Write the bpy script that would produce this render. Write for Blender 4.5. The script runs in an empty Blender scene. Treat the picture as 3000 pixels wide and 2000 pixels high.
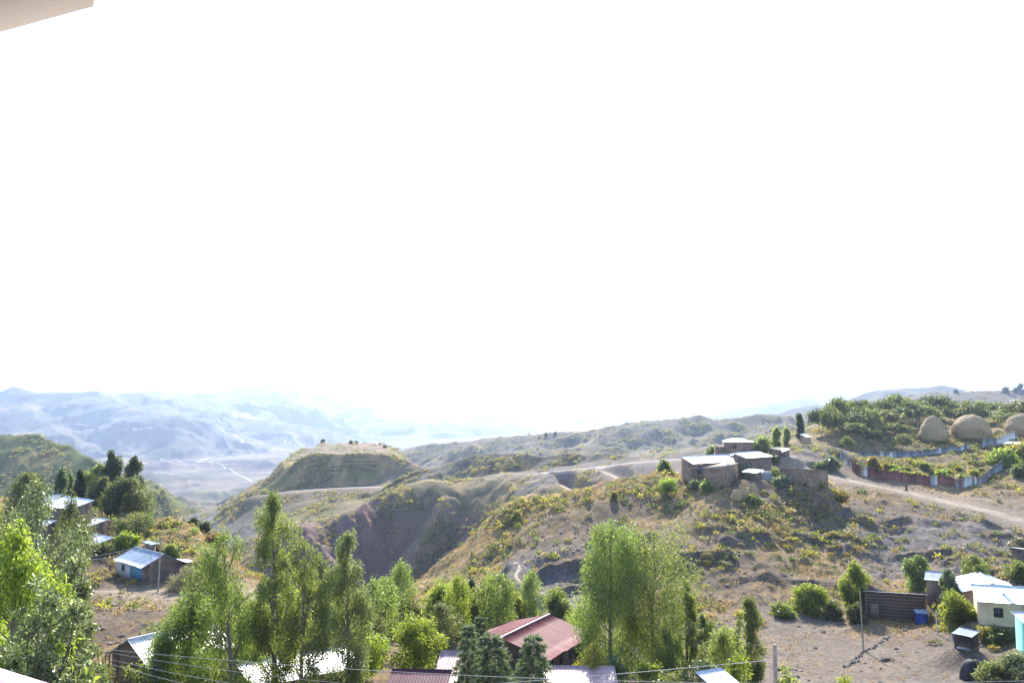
SKY, SUN, EXPO = 0.15, 4.5, 1.56
HAZE, HAZE_G, HAZE_COL = 1.02e-4, 0.55, (0.52, 0.68, 1.0, 1)
import bpy, math, random
import numpy as np
from mathutils import Vector, Matrix
random.seed(7)
RNG = np.random.default_rng(11)
scene = bpy.context.scene
COL = scene.collection
R = math.radians

# ------------------------------------------------------------------ camera model
F = 2490.0                       # focal length in photo pixels (photo 3000 px wide)
TH = math.atan(190.0 / F)        # upward tilt
CT, ST = math.cos(TH), math.sin(TH)
def uv(px, py):
    s = (px - 1500.0) / F; t = (1000.0 - py) / F
    yy = CT - t * ST; zz = ST + t * CT
    return s / yy, zz / yy
def PT(px, py, Y):
    u, v = uv(px, py)
    return Vector((u * Y, Y, v * Y))
def UX(px, py, Y):
    return uv(px, py)[0] * Y

# ------------------------------------------------------------------ numpy noise
def _hash(ix, iy, seed):
    h = (ix.astype(np.int64) * 374761393 + iy.astype(np.int64) * 668265263 + seed * 974634777) & 0xFFFFFFFF
    h = ((h ^ (h >> 13)) * 1274126177) & 0xFFFFFFFF
    h = h ^ (h >> 16)
    return h
def gnoise(x, y, seed=0):
    xi = np.floor(x); yi = np.floor(y)
    fx = x - xi; fy = y - yi
    xi = xi.astype(np.int64); yi = yi.astype(np.int64)
    sx = fx * fx * fx * (fx * (fx * 6 - 15) + 10); sy = fy * fy * fy * (fy * (fy * 6 - 15) + 10)
    def g(dx, dy):
        a = _hash(xi + dx, yi + dy, seed).astype(np.float64) * (2 * np.pi / 4294967296.0)
        return np.cos(a) * (fx - dx) + np.sin(a) * (fy - dy)
    n0 = g(0, 0) * (1 - sx) + g(1, 0) * sx
    n1 = g(0, 1) * (1 - sx) + g(1, 1) * sx
    return (n0 * (1 - sy) + n1 * sy) * 1.5
def fbm(x, y, wl, octv=4, seed=0, gain=0.5):
    o = 0; a = 1; t = 0
    for i in range(octv):
        o = o + a * gnoise(x / wl, y / wl, seed + i * 17); t += a
        a *= gain; wl *= 0.5
    return o / t
def ridged(x, y, wl, octv=3, seed=0):
    o = 0; a = 1; t = 0
    for i in range(octv):
        o = o + a * (1 - 2 * np.abs(gnoise(x / wl, y / wl, seed + i * 31))); t += a
        a *= 0.5; wl *= 0.5
    return o / t
def sstep(a, b, x):
    t = np.clip((x - a) / (b - a), 0, 1)
    return t * t * (3 - 2 * t)

# ------------------------------------------------------------------ tagging
def tag(o, label=None, cat=None, group=None, kind=None):
    if label: o['label'] = label
    if cat: o['category'] = cat
    if group: o['group'] = group
    if kind: o['kind'] = kind
    return o
def empty(name, loc, rz=0.0, **kw):
    o = bpy.data.objects.new(name, None); COL.objects.link(o)
    o.location = loc; o.rotation_euler = (0, 0, rz); o.empty_display_size = 0.3
    return tag(o, **kw)
def link(name, me, parent=None, loc=None, **kw):
    o = bpy.data.objects.new(name, me); COL.objects.link(o)
    if parent is not None: o.parent = parent
    if loc is not None: o.location = loc
    return tag(o, **kw)
def np_mesh(name, co, quads, mat, smooth=False):
    """mesh from (n,3) coordinates and (m,k) faces of one size"""
    me = bpy.data.meshes.new(name)
    co = np.asarray(co, dtype=np.float32); q = np.asarray(quads, dtype=np.int32)
    k = q.shape[1]
    me.vertices.add(len(co)); me.vertices.foreach_set('co', co.ravel())
    me.loops.add(q.size); me.loops.foreach_set('vertex_index', q.ravel())
    me.polygons.add(len(q))
    me.polygons.foreach_set('loop_start', np.arange(0, q.size, k, dtype=np.int32))
    me.polygons.foreach_set('loop_total', np.full(len(q), k, dtype=np.int32))
    if smooth: me.polygons.foreach_set('use_smooth', np.ones(len(q), dtype=bool))
    me.update(calc_edges=True)
    if mat: me.materials.append(mat)
    return me

# ------------------------------------------------------------------ materials
def new_mat(name):
    m = bpy.data.materials.new(name); m.use_nodes = True
    nt = m.node_tree; b = nt.nodes['Principled BSDF']
    return m, nt, b
def N(nt, t, **kw):
    n = nt.nodes.new(t)
    for k, v in kw.items(): setattr(n, k, v)
    return n
def ramp(nt, fac, stops):
    r = N(nt, 'ShaderNodeValToRGB')
    el = r.color_ramp.elements
    while len(el) < len(stops): el.new(0.5)
    for e, (p, c) in zip(el, stops):
        e.position = p; e.color = (*c, 1)
    nt.links.new(fac, r.inputs['Fac'])
    return r.outputs['Color']
def simple_mat(name, col, rough=0.8, var=0.25, scale=3.0, metal=0.0, bump=0.0, spec=None):
    m, nt, b = new_mat(name)
    tc = N(nt, 'ShaderNodeTexCoord')
    n = N(nt, 'ShaderNodeTexNoise'); n.inputs['Scale'].default_value = scale; n.inputs['Detail'].default_value = 6
    nt.links.new(tc.outputs['Object'], n.inputs['Vector'])
    lo = tuple(max(0, c * (1 - var)) for c in col); hi = tuple(min(1, c * (1 + var)) for c in col)
    c = ramp(nt, n.outputs['Fac'], [(0.3, lo), (0.7, hi)])
    nt.links.new(c, b.inputs['Base Color'])
    b.inputs['Roughness'].default_value = rough; b.inputs['Metallic'].default_value = metal
    if spec is not None: b.inputs['Specular IOR Level'].default_value = spec
    if bump:
        bp = N(nt, 'ShaderNodeBump'); bp.inputs['Strength'].default_value = bump; bp.inputs['Distance'].default_value = 0.05
        nt.links.new(n.outputs['Fac'], bp.inputs['Height']); nt.links.new(bp.outputs['Normal'], b.inputs['Normal'])
    return m
# ------------------------------------------------------------------ terrain
# control points of the ground: photo column, photo row, depth in metres, cover letter
# cover: G grey gravel, O ochre grass, R red ravine earth, V green scrub, P pale packed soil, B brown soil, M mountain, F fields
CP = """
-400,2600,20,B 600,2600,20,B 1500,2600,20,B 2400,2600,20,B 3400,2600,20,B
-300,2200,45,B 300,2200,45,B 1000,2300,45,B 1500,2300,45,B 2200,2300,45,B 2900,2300,45,B 3300,2300,45,B
0,2050,68,B 430,2010,70,O 700,2010,68,B 1000,2010,72,B 1500,2010,76,B 1900,2010,80,B 2300,2000,86,D 2700,2000,88,D 3000,2000,84,D
500,1960,78,B 300,1860,90,B 450,1810,95,B 650,1800,95,B 900,1830,95,B 1200,1830,100,B 1500,1810,106,B 1750,1850,102,B
2050,1850,112,D 2300,1835,114,D 2500,1905,103,D 2750,1900,100,D 2900,1850,102,B 3050,1860,98,B 2600,1815,117,O 2400,1815,119,D 2200,1810,119,D
200,1760,105,B 420,1735,112,P 560,1733,112,P 700,1750,110,P 500,1690,119,O 330,1690,119,B 850,1780,110,B
2100,1780,123,O 2400,1745,127,O 2700,1730,129,O 2950,1730,128,B
450,1610,132,O 560,1590,135,O 650,1625,136,O 250,1600,132,B 100,1600,132,B
450,1530,149,O 540,1535,147,O 620,1585,143,O 700,1660,138,V 300,1555,146,B 150,1550,146,V 0,1560,142,V -300,1560,140,V
300,1500,160,V 150,1480,165,V 0,1480,165,V -300,1480,165,V 430,1518,156,O
420,1530,190,V 560,1700,190,V 700,1900,190,V 250,1520,195,V 50,1500,200,V -300,1500,200,V
900,1820,150,V 1050,1800,150,V 850,1900,190,V 1050,1850,200,V
1300,1790,127,G 1500,1775,129,G 1700,1785,126,G 1900,1740,128,O
1180,1740,168,V 1250,1690,172,O 1300,1640,175,O 1380,1560,180,O 1430,1500,183,O 1500,1468,184,O 1560,1450,182,O 1650,1440,181,O 1740,1430,180,O 1840,1412,179,O 1950,1400,178,O
1300,1735,148,O 1400,1650,158,O 1450,1720,140,G 1550,1640,148,G 1600,1720,137,G 1550,1540,165,O 1650,1560,158,B 1700,1660,143,G 1780,1540,160,B 1800,1640,143,G 1850,1490,166,B
2000,1500,162,O 2000,1580,148,B 1950,1680,137,G 2100,1640,140,B 2060,1448,166,O 2150,1462,164,B 2200,1442,168,B 2300,1452,168,B 2250,1520,157,O 2120,1400,181,B 2250,1385,190,B 2100,1380,190,B 2000,1385,186,O
2400,1480,172,B 2400,1560,158,G 2350,1650,141,O 2200,1700,131,B 2550,1530,166,G 2700,1560,160,G 2600,1650,143,G 2800,1640,145,G 2950,1580,157,G 2900,1680,137,G 3050,1680,137,B 3200,1600,150,B
2550,1450,184,O 2720,1500,176,B 2850,1530,170,G
2330,1365,206,P 2400,1385,203,P 2500,1408,198,P 2650,1440,194,P 2830,1480,185,P 3000,1525,175,P 3200,1570,165,P
2260,1330,214,P 2300,1340,211,P 2380,1340,216,G 2430,1305,232,G 2480,1330,226,G
2560,1405,205,B 2720,1428,204,O 2870,1425,206,O 2960,1390,212,B 3050,1400,205,B
2560,1365,222,V 2700,1375,220,V 2850,1370,222,V 2950,1340,228,V 2500,1342,240,B 2650,1337,242,B 2800,1325,245,B 2920,1318,245,B 3100,1320,245,V
2600,1300,256,V 2735,1288,258,O 2850,1282,262,O 2980,1278,262,O 2500,1275,258,O 2420,1280,250,O
2450,1240,290,V 2600,1240,300,V 2750,1240,310,O 2900,1235,310,O 3100,1230,310,V 2400,1265,275,V
2480,1218,340,V 2650,1212,360,V 2850,1208,370,V 3100,1200,370,V
2500,1300,480,V 2800,1260,500,V 3200,1240,500,V 2400,1330,420,V
2280,1320,235,V 2200,1340,235,B 2150,1330,240,V 2300,1300,260,V
1180,1960,205,V 1300,1900,215,V 1400,1800,222,V 1500,1650,226,V 1600,1560,228,G 1740,1520,228,G 1900,1450,230,G 2050,1400,235,G
1150,1780,300,R 1300,1700,285,G 1450,1600,285,G 1600,1500,280,G 1750,1450,280,G 1900,1415,280,G 2050,1375,280,G
950,1760,300,R 800,1800,290,R
1000,1725,350,R 1150,1722,358,R 1250,1700,362,R 900,1715,338,R 750,1720,330,R
1000,1610,369,R 1100,1600,374,R 1200,1580,379,R 1300,1560,381,R 1380,1520,384,R
870,1578,358,R 930,1540,368,R 1000,1505,382,R 1055,1482,396,O 800,1640,345,R 720,1680,345,V
1100,1470,392,R 1150,1452,394,V 1230,1445,396,V 1320,1440,396,V 1420,1432,394,V 1480,1440,384,O 1560,1425,370,G 1650,1440,350,O 1700,1445,330,B 1800,1420,320,G 1900,1390,320,G
1200,1422,440,V 1300,1412,445,V 1400,1400,432,V 1560,1389,412,G 1700,1376,385,G 1880,1356,345,G 1990,1346,322,P 2100,1340,315,G
870,1605,410,V 760,1680,410,V 950,1560,420,V 850,1545,455,V 950,1500,485,V 1050,1462,500,O 700,1570,480,G 600,1620,480,G
830,1442,545,B 900,1437,545,B 1000,1430,545,B 1150,1428,530,B 760,1460,560,V 700,1490,600,G 600,1560,560,G 500,1600,520,G
1250,1400,600,V 1400,1380,600,G 1600,1370,560,G 1800,1350,520,G 2000,1335,480,G 2200,1310,460,V
1150,1390,800,V 1400,1360,850,G 1650,1345,800,G 1900,1325,750,G 2150,1310,700,V 2400,1320,700,V
650,1500,900,H 450,1520,900,H 200,1540,850,H 0,1560,800,V -300,1560,800,V 900,1440,950,G 1100,1400,1100,G
700,1482,1700,F 450,1482,1700,F 150,1480,1700,F 650,1522,1250,H 450,1526,1250,H 250,1530,1250,H 860,1502,1250,H 300,1430,2200,F 600,1428,2200,F 850,1420,2200,F 950,1440,1900,G 1200,1410,2100,G 1500,1330,1800,G 1900,1300,1700,G 2300,1280,1600,G 2800,1270,1600,G 3200,1270,1600,G
750,1395,2600,F 500,1375,2800,F 200,1370,2800,F -200,1370,2800,F 1000,1330,3200,F 1400,1300,3600,F 1800,1280,3600,F 2300,1260,3500,G 2900,1260,3500,G
700,1310,4500,F 400,1310,4300,F 100,1310,4300,F 1000,1290,5500,F 1400,1265,6500,F 1800,1250,6500,F 2400,1240,6500,G 3000,1240,6500,G
200,1250,9000,M 900,1250,9000,M 1500,1230,11000,F 2200,1220,11000,M 3000,1220,11000,M
0,1200,30000,M 1000,1200,30000,M 2000,1200,30000,M 3000,1200,30000,M
"""
PAL = {'H': (0.150, 0.132, 0.120), 'D': (0.165, 0.135, 0.110), 'G': (0.142, 0.128, 0.121), 'O': (0.250, 0.178, 0.102), 'R': (0.160, 0.100, 0.090), 'V': (0.115, 0.112, 0.052), 'P': (0.240, 0.190, 0.140),
       'B': (0.140, 0.105, 0.078), 'M': (0.130, 0.125, 0.085), 'F': (0.140, 0.112, 0.082)}
GRASS = {'H': 0.3, 'D': 0.16, 'G': 0.26, 'O': 0.8, 'R': 0.22, 'V': 0.7, 'P': 0.05, 'B': 0.35, 'M': 0.5, 'F': 0.35}
ROUGH = {'H': 0.3, 'D': 0.28, 'G': 1.25, 'O': 1.1, 'R': 0.9, 'V': 1.0, 'P': 0.25, 'B': 0.5, 'M': 0.8, 'F': 0.07}
_cp = []
for tok in CP.split():
    a, b, c, k = tok.split(',')
    _cp.append((float(a), float(b), float(c), k))
CU = np.array([uv(a, b)[0] for a, b, c, k in _cp]); CL = np.log(np.array([c for a, b, c, k in _cp]))
CZ = np.array([uv(a, b)[1] * c for a, b, c, k in _cp])
CK = [k for a, b, c, k in _cp]
for _u in (-1.0, -0.5, 0.0, 0.5, 1.0):          # the ground at the foot of the balcony
    for _y, _z in ((4.0, -10.0), (9.0, -11.0)):
        CU = np.append(CU, _u); CL = np.append(CL, math.log(_y)); CZ = np.append(CZ, _z); CK.append('B')

# grid in (u = X/Y, Y): fine inside the view, coarse outside
us = np.concatenate([np.linspace(-1.05, -0.70, 40)[:-1], np.linspace(-0.70, 0.70, 1150), np.linspace(0.70, 1.05, 40)[1:]])
Ys = np.concatenate([np.geomspace(4, 60, 70)[:-1], np.geomspace(60, 620, 640)[:-1], np.geomspace(620, 1500, 150)[:-1], np.geomspace(1500, 8000, 400)[:-1], np.geomspace(8000, 30000, 80)])
NU, NY = len(us), len(Ys)

# coarse evaluation of the interpolant, then bilinear refinement
cu = np.linspace(us[0], us[-1], 240); cl = np.linspace(math.log(Ys[0]), math.log(Ys[-1]), 420)
def rbf_coarse():
    n = len(CU)
    D = np.sqrt((CU[:, None] - CU[None]) ** 2 + (CL[:, None] - CL[None]) ** 2 + 1e-4)
    A = np.zeros((n + 3, n + 3)); A[:n, :n] = D
    A[:n, n] = 1; A[:n, n + 1] = CU; A[:n, n + 2] = CL; A[n:, :n] = A[:n, n:].T
    w = np.linalg.solve(A, np.concatenate([CZ, np.zeros(3)]))
    gu, gl = np.meshgrid(cu, cl)
    z = w[n] + w[n + 1] * gu + w[n + 2] * gl
    pal = np.array([list(PAL[k]) + [GRASS[k], ROUGH[k]] for k in CK])
    acc = np.zeros(gu.shape + (5,)); ws = np.zeros(gu.shape)
    for i in range(n):
        d2 = (gu - CU[i]) ** 2 + (gl - CL[i]) ** 2
        z += w[i] * np.sqrt(d2 + 1e-4)
        wt = 1.0 / (d2 + 0.0006) ** 1.7
        acc += wt[..., None] * pal[i]; ws += wt
    return z, acc / ws[..., None]
CZG, CCG = rbf_coarse()
def samp(grid, u, l):
    fu = np.clip((u - cu[0]) / (cu[1] - cu[0]), 0, len(cu) - 1.001); fl = np.clip((l - cl[0]) / (cl[1] - cl[0]), 0, len(cl) - 1.001)
    i = fu.astype(int); j = fl.astype(int); a = fu - i; b = fl - j
    if grid.ndim == 3: a = a[..., None]; b = b[..., None]
    return grid[j, i] * (1 - a) * (1 - b) + grid[j, i + 1] * a * (1 - b) + grid[j + 1, i] * (1 - a) * b + grid[j + 1, i + 1] * a * b

GU, GY = np.meshgrid(us, Ys)
GX = GU * GY; GL = np.log(GY)
# smooth the interpolant a little while refining
_e = 0.006
Z = 0
for du, dl in ((-_e, -_e), (_e, -_e), (-_e, _e), (_e, _e), (0, 0)):
    Z = Z + samp(CZG, GU + du, GL + dl)
Z /= 5.0
CC = samp(CCG, GU, GL)

def poly_dist(pts, GX, GY):
    """distance from the grid to a crest polyline [(x,y,z)], crest height and arc length there, signed front(+)/back(-)"""
    P = np.array(pts); best = np.full(GX.shape, 1e12); hz = np.zeros(GX.shape); arc = np.zeros(GX.shape); side = np.zeros(GX.shape)
    s0 = 0
    for (x0, y0, z0), (x1, y1, z1) in zip(P[:-1], P[1:]):
        dx, dy = x1 - x0, y1 - y0; L2 = dx * dx + dy * dy
        t = np.clip(((GX - x0) * dx + (GY - y0) * dy) / L2, 0, 1)
        ex = GX - (x0 + t * dx); ey = GY - (y0 + t * dy); d = ex * ex + ey * ey
        m = d < best
        best = np.where(m, d, best); hz = np.where(m, z0 + t * (z1 - z0), hz); arc = np.where(m, s0 + t * math.sqrt(L2), arc)
        side = np.where(m, np.sign(-ey), side); s0 += math.sqrt(L2)
    return np.sqrt(best), hz, arc, side
def smax(a, b, k):
    h = np.clip(0.5 + 0.5 * (a - b) / k, 0, 1)
    return b * (1 - h) + a * h + k * h * (1 - h) * 0.35
HCOL = []      # (mask, colour, grass) laid over by hills
def ridge(pix, slope, back, rib_wl, rib_amp, conc=0.0, colr=None, grass=None, k=4.0, seed=1, crest_noise=0.0):
    pts = [tuple(PT(a, b, c)) for a, b, c in pix]
    ylo = min(p[1] for p in pts); yhi = max(p[1] for p in pts)
    reach = (max(p[2] for p in pts) + 320) / min(slope, back) * (3.0 if conc else 1.0) + 50
    if ylo < 300: reach = 40
    elif yhi < 400: reach = 60
    j0, j1 = max(0, np.searchsorted(Ys, max(ylo - reach, 0.3 * ylo)) - 1), min(NY, np.searchsorted(Ys, yhi + reach) + 1)
    X_, Y_, Z_ = GX[j0:j1], GY[j0:j1], Z[j0:j1]
    d, hz, arc, side = poly_dist(pts, X_, Y_)
    sl = np.where(side > 0, slope, back)
    wp = rib_wl * 0.35 * fbm(X_, Y_, rib_wl * 0.9, 3, seed + 9)
    n = ridged(X_ * 0.88 + 0.47 * Y_ + wp, Y_ * 0.72 - 0.3 * X_ + wp, rib_wl, 4, seed)
    n2 = fbm(X_, Y_, rib_wl * 0.8, 4, seed + 5)
    fall = sl * d
    if conc: fall = sl * conc * (1 - np.exp(-d / conc)) + d * sl * 0.30
    if yhi < 400: fall = fall + np.clip(d - 6, 0, None) * 0.9
    grow = 1 - np.exp(-d / (rib_wl * 0.45))
    if rib_wl > 200 or conc: grow = grow * np.exp(-(d / ((conc or rib_wl * 2.0) * 1.9)) ** 2)
    h = hz - fall + grow * rib_amp * (n * 0.9 - 0.35 + 0.5 * n2) + crest_noise * n2 * (1 - grow)
    m = sstep(-k, k, h - Z_)
    Z[j0:j1] = smax(h, Z_, k)
    if colr is not None:
        M = np.zeros(GX.shape, np.float32); M[j0:j1] = m
        HCOL.append((M, colr, grass))

# mid ridges, right
ridge([(760, 1560, 1120), (840, 1500, 1180), (920, 1420, 1220), (1010, 1355, 1230), (1150, 1328, 1200), (1250, 1303, 1150), (1350, 1292, 1120), (1500, 1276, 1080), (1600, 1268, 1060), (1700, 1259, 1040), (1850, 1236, 1010), (1980, 1226, 1000),
       (2050, 1212, 1000), (2100, 1226, 1000), (2200, 1216, 1000), (2270, 1207, 1000), (2330, 1222, 1000), (2450, 1240, 1000), (2600, 1250, 1000)],
      0.30, 0.25, 120, 26, 200, (0.125, 0.115, 0.085), 0.4, 3, 3, 3)
ridge([(1500, 1350, 760), (1600, 1318, 730), (1700, 1305, 720), (1800, 1310, 700), (1900, 1330, 690)], 0.32, 0.3, 60, 8, 0, (0.13, 0.12, 0.09), 0.4, 2, 9, 1)
ridge([(2000, 1330, 680), (2070, 1310, 660), (2150, 1292, 650), (2230, 1300, 640), (2330, 1320, 630)], 0.30, 0.3, 60, 8, 0, (0.12, 0.12, 0.08), 0.5, 2, 19, 1)
# hump beside the road
ridge([(1290, 1362, 500), (1350, 1342, 490), (1440, 1330, 480), (1500, 1327, 475), (1590, 1337, 468), (1680, 1328, 458), (1780, 1322, 448), (1850, 1334, 438), (1940, 1346, 425)],
      0.55, 0.4, 26, 5, 0, (0.120, 0.105, 0.080), 0.5, 1.0, 23, 1)
# left hill
ridge([(-500, 1262, 740), (-200, 1268, 720), (0, 1272, 700), (60, 1271, 690), (120, 1280, 680), (200, 1308, 660), (260, 1338, 640), (300, 1366, 632), (335, 1440, 620), (365, 1530, 610)],
      0.5, 0.55, 70, 13, 0, (0.098, 0.116, 0.040), 0.42, 4, 33, 1.5)
# left mountains
ridge([(-700, 1130, 4300), (-300, 1150, 4400), (-100, 1140, 4500), (0, 1143, 4500), (40, 1128, 4500), (70, 1136, 4500), (110, 1149, 4500), (170, 1151, 4500), (240, 1150, 4500), (285, 1144, 4500), (330, 1149, 4600), (400, 1146, 4700),
       (440, 1152, 4800), (490, 1145, 5000), (540, 1153, 5200), (600, 1152, 5300)], 0.36, 0.25, 560, 185, 900, (0.120, 0.115, 0.080), 0.4, 25, 41, 8)
ridge([(240, 1165, 4300), (330, 1180, 4050), (420, 1205, 3800), (520, 1222, 3600)], 0.42, 0.42, 300, 70, 0, (0.125, 0.120, 0.085), 0.4, 15, 44, 6)
ridge([(60, 1178, 4200), (100, 1200, 4050), (104, 1226, 3850), (150, 1240, 3750), (162, 1268, 3500)], 0.36, 0.36, 300, 70, 0, (0.125, 0.120, 0.085), 0.4, 15, 46, 6)
ridge([(560, 1165, 6300), (640, 1148, 6300), (700, 1137, 6300), (740, 1135, 6300), (790, 1130, 6300), (840, 1132, 6300), (870, 1146, 6300), (920, 1156, 6400), (970, 1160, 6500), (1010, 1168, 6600), (1060, 1190, 6700)],
      0.30, 0.3, 700, 180, 1000, (0.120, 0.115, 0.080), 0.4, 25, 51, 8)
ridge([(700, 1240, 4700), (780, 1236, 4600), (860, 1246, 4500), (950, 1256, 4500)], 0.3, 0.3, 260, 45, 0, (0.125, 0.120, 0.085), 0.4, 15, 55, 6)
ridge([(440, 1262, 4100), (540, 1252, 4000), (640, 1262, 3900), (700, 1280, 3800)], 0.25, 0.3, 260, 45, 0, (0.125, 0.120, 0.085), 0.4, 15, 58, 6)
ridge([(1060, 1195, 9000), (1130, 1175, 9000), (1180, 1159, 9000), (1240, 1160, 9000), (1290, 1176, 9000), (1350, 1190, 9000), (1500, 1200, 9000)], 0.3, 0.3, 800, 160, 1200, (0.12, 0.115, 0.08), 0.3, 25, 61, 8)
ridge([(1200, 1170, 17000), (1350, 1150, 17000), (1500, 1148, 17000), (1650, 1160, 17000), (1800, 1170, 17000), (1950, 1175, 17000)], 0.25, 0.3, 1800, 300, 0, (0.12, 0.115, 0.08), 0.3, 40, 65, 10)
ridge([(-600, 1100, 17000), (0, 1102, 17000), (200, 1112, 17000), (450, 1125, 17000), (700, 1150, 17000)], 0.25, 0.3, 1800, 300, 0, (0.12, 0.115, 0.08), 0.3, 40, 66, 10)
# faint low hills beyond the centre of the valley
ridge([(1300, 1222, 7600), (1420, 1212, 7600), (1520, 1218, 7600), (1640, 1210, 7600), (1760, 1219, 7600), (1880, 1211, 7600), (2000, 1216, 7600)], 0.25, 0.3, 500, 120, 0, (0.12, 0.115, 0.08), 0.3, 20, 68, 14)
ridge([(1050, 1243, 5600), (1150, 1232, 5600), (1250, 1240, 5600), (1380, 1235, 5600), (1500, 1246, 5600)], 0.2, 0.3, 300, 60, 0, (0.12, 0.115, 0.08), 0.3, 15, 69, 8)
# right distance
ridge([(2080, 1215, 5200), (2180, 1192, 5200), (2300, 1172, 5200), (2400, 1158, 5200), (2470, 1150, 5200), (2520, 1170, 5200), (2700, 1190, 5200)], 0.3, 0.3, 500, 110, 800, (0.12, 0.115, 0.08), 0.4, 20, 71, 6)
ridge([(2480, 1170, 2300), (2540, 1147, 2300), (2600, 1138, 2300), (2660, 1133, 2300), (2720, 1134, 2300), (2770, 1127, 2300), (2800, 1130, 2300), (2840, 1146, 2300), (2900, 1160, 2300), (3100, 1165, 2300)],
      0.35, 0.3, 260, 50, 0, (0.125, 0.115, 0.085), 0.4, 10, 75, 4)
ridge([(2520, 1178, 1150), (2640, 1160, 1150), (2740, 1150, 1150), (2850, 1148, 1150), (2950, 1143, 1150), (3100, 1135, 1150), (3400, 1130, 1150)],
      0.20, 0.3, 140, 12, 0, (0.130, 0.110, 0.085), 0.3, 5, 77, 2)
for _pts, _c, _g, _s in (([(1310, 1452, 391), (1292, 1490, 384), (1268, 1530, 378), (1225, 1585, 372)], (0.19, 0.145, 0.10), 0.45, 131), ([(1262, 1612, 369), (1235, 1642, 366)], (0.19, 0.145, 0.10), 0.4, 132),
                         ([(1072, 1474, 391), (1062, 1500, 384), (1082, 1545, 376)], (0.18, 0.11, 0.09), 0.1, 133), ([(905, 1556, 362), (930, 1580, 357), (955, 1625, 352)], (0.165, 0.112, 0.106), 0.15, 134), ([(1012, 1508, 379), (1000, 1540, 373), (985, 1585, 366)], (0.165, 0.112, 0.106), 0.15, 135)):
    _r0 = len(HCOL)
    ridge(_pts, 0.75, 0.75, 9, 2.0, 0, _c, _g, 0.8, _s, 0.6)
# cut banks and humps on the near hillside
for _pts, _f, _s in (([(2296, 1702, 131), (2330, 1694, 131.5), (2400, 1701, 131), (2475, 1712, 130)], 1.3, 111), ([(2080, 1594, 146), (2130, 1586, 147), (2205, 1594, 146.5)], 1.2, 112),
                     ([(2300, 1640, 141.5), (2330, 1632, 142), (2365, 1638, 141.5)], 1.6, 113), ([(1985, 1528, 159), (2040, 1536, 158), (2090, 1546, 157)], 1.0, 114),
                     ([(2690, 1570, 161), (2760, 1556, 162), (2840, 1560, 161)], 0.8, 115), ([(1880, 1700, 134), (1960, 1690, 135), (2020, 1702, 134)], 1.1, 116), 
                     ([(2560, 1660, 142), (2660, 1650, 142.5), (2760, 1664, 142)], 0.9, 118), 
                     ([(560, 1765, 105), (640, 1758, 106), (700, 1768, 105)], 0.9, 120), ([(420, 1800, 97), (500, 1792, 98), (560, 1803, 97)], 0.9, 121)):
    ridge(_pts, _f, 0.22, 5, 0.9, 0, (0.135, 0.108, 0.088), 0.35, 0.25, _s, 0.5)
_lr = np.random.default_rng(43)
for _k in range(26):
    _x = _lr.uniform(1740, 2950); _Y = _lr.uniform(128, 172); _v = float(samp(CZG, np.array([uv(_x, 1500)[0]]), np.array([math.log(_Y)]))[0]) / _Y
    _py = 1190 - _v * F * 0.995 - _lr.uniform(7, 15); _w = _lr.uniform(18, 60); _t = _lr.uniform(-.25, .35) * _w
    if _py < 1490 or _py > 1740: continue
    ridge([(_x - _w, _py + 15 - _t, _Y - .5), (_x - _w * .4, _py + 2, _Y - .1), (_x + _w * .3, _py, _Y), (_x + _w, _py + 16 + _t, _Y - .8)], 1.1, 0.16, 4, 0.8, 0, (0.120, 0.098, 0.082), 0.45, 0.25, 140 + _k, 0.5)
# flat-topped hill (mesa)
_t = [(840, 1368, 590), (905, 1334, 590), (970, 1330, 585), (1060, 1332, 580), (1140, 1334, 580), (1175, 1338, 600), (1170, 1318, 680), (1130, 1306, 740), (1050, 1298, 770), (950, 1300, 760), (880, 1318, 700), (830, 1350, 640)]
MP = np.array([tuple(PT(*p)) for p in _t])
def poly_sd(P):
    best = np.full(GX.shape, 1e12); inside = np.zeros(GX.shape, bool); hz = np.zeros(GX.shape)
    n = len(P)
    for i in range(n):
        x0, y0, z0 = P[i]; x1, y1, z1 = P[(i + 1) % n]; dx, dy = x1 - x0, y1 - y0
        t = np.clip(((GX - x0) * dx + (GY - y0) * dy) / (dx * dx + dy * dy), 0, 1)
        d = (GX - x0 - t * dx) ** 2 + (GY - y0 - t * dy) ** 2
        m = d < best; best = np.where(m, d, best); hz = np.where(m, z0 + t * (z1 - z0), hz)
        c = ((y0 > GY) != (y1 > GY)) & (GX < (x1 - x0) * (GY - y0) / (y1 - y0 + 1e-12) + x0)
        inside ^= c
    return np.where(inside, -1, 1) * np.sqrt(best), hz
sd, hz = poly_sd(MP)
sd = sd + 7 * fbm(GX, GY, 34, 4, 90)
_n = ridged(GX, GY * 0.5, 22, 3, 91); _n2 = fbm(GX, GY, 30, 4, 92)
_mz = hz - np.where(sd > 0, 0.72 * sd + np.clip(sd, 0, 8) * 0.5, 0) + np.clip(sd / 8, 0, 1) * (3.2 * _n - 1.0 + 2.0 * _n2) + 0.6 * _n2
_m = sstep(-1.5, 1.5, _mz - Z)
Z = smax(_mz, Z, 1.5)
_top = sstep(2, -6, sd)
_lf = 1 - sstep(-100, -62, GX + 8 * fbm(GX, GY, 20, 3, 93)); _rim = np.exp(-((sd - 1) / 7.0) ** 2)
HCOL.append((_m * (1 - _top), (0.150, 0.112, 0.088), 0.25)); HCOL.append((_m * (1 - _top) * _lf, (0.130, 0.120, 0.066), 1.0)); HCOL.append((_m * _top, (0.200, 0.155, 0.110), 0.5)); HCOL.append((_m * _rim, (0.150, 0.135, 0.070), 1.0))
ridge([(1165, 1345, 590), (1215, 1362, 575), (1262, 1378, 560), (1300, 1395, 545)], 0.6, 0.5, 16, 3, 0, (0.145, 0.115, 0.085), 0.5, 1.0, 95, 0.6)

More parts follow.
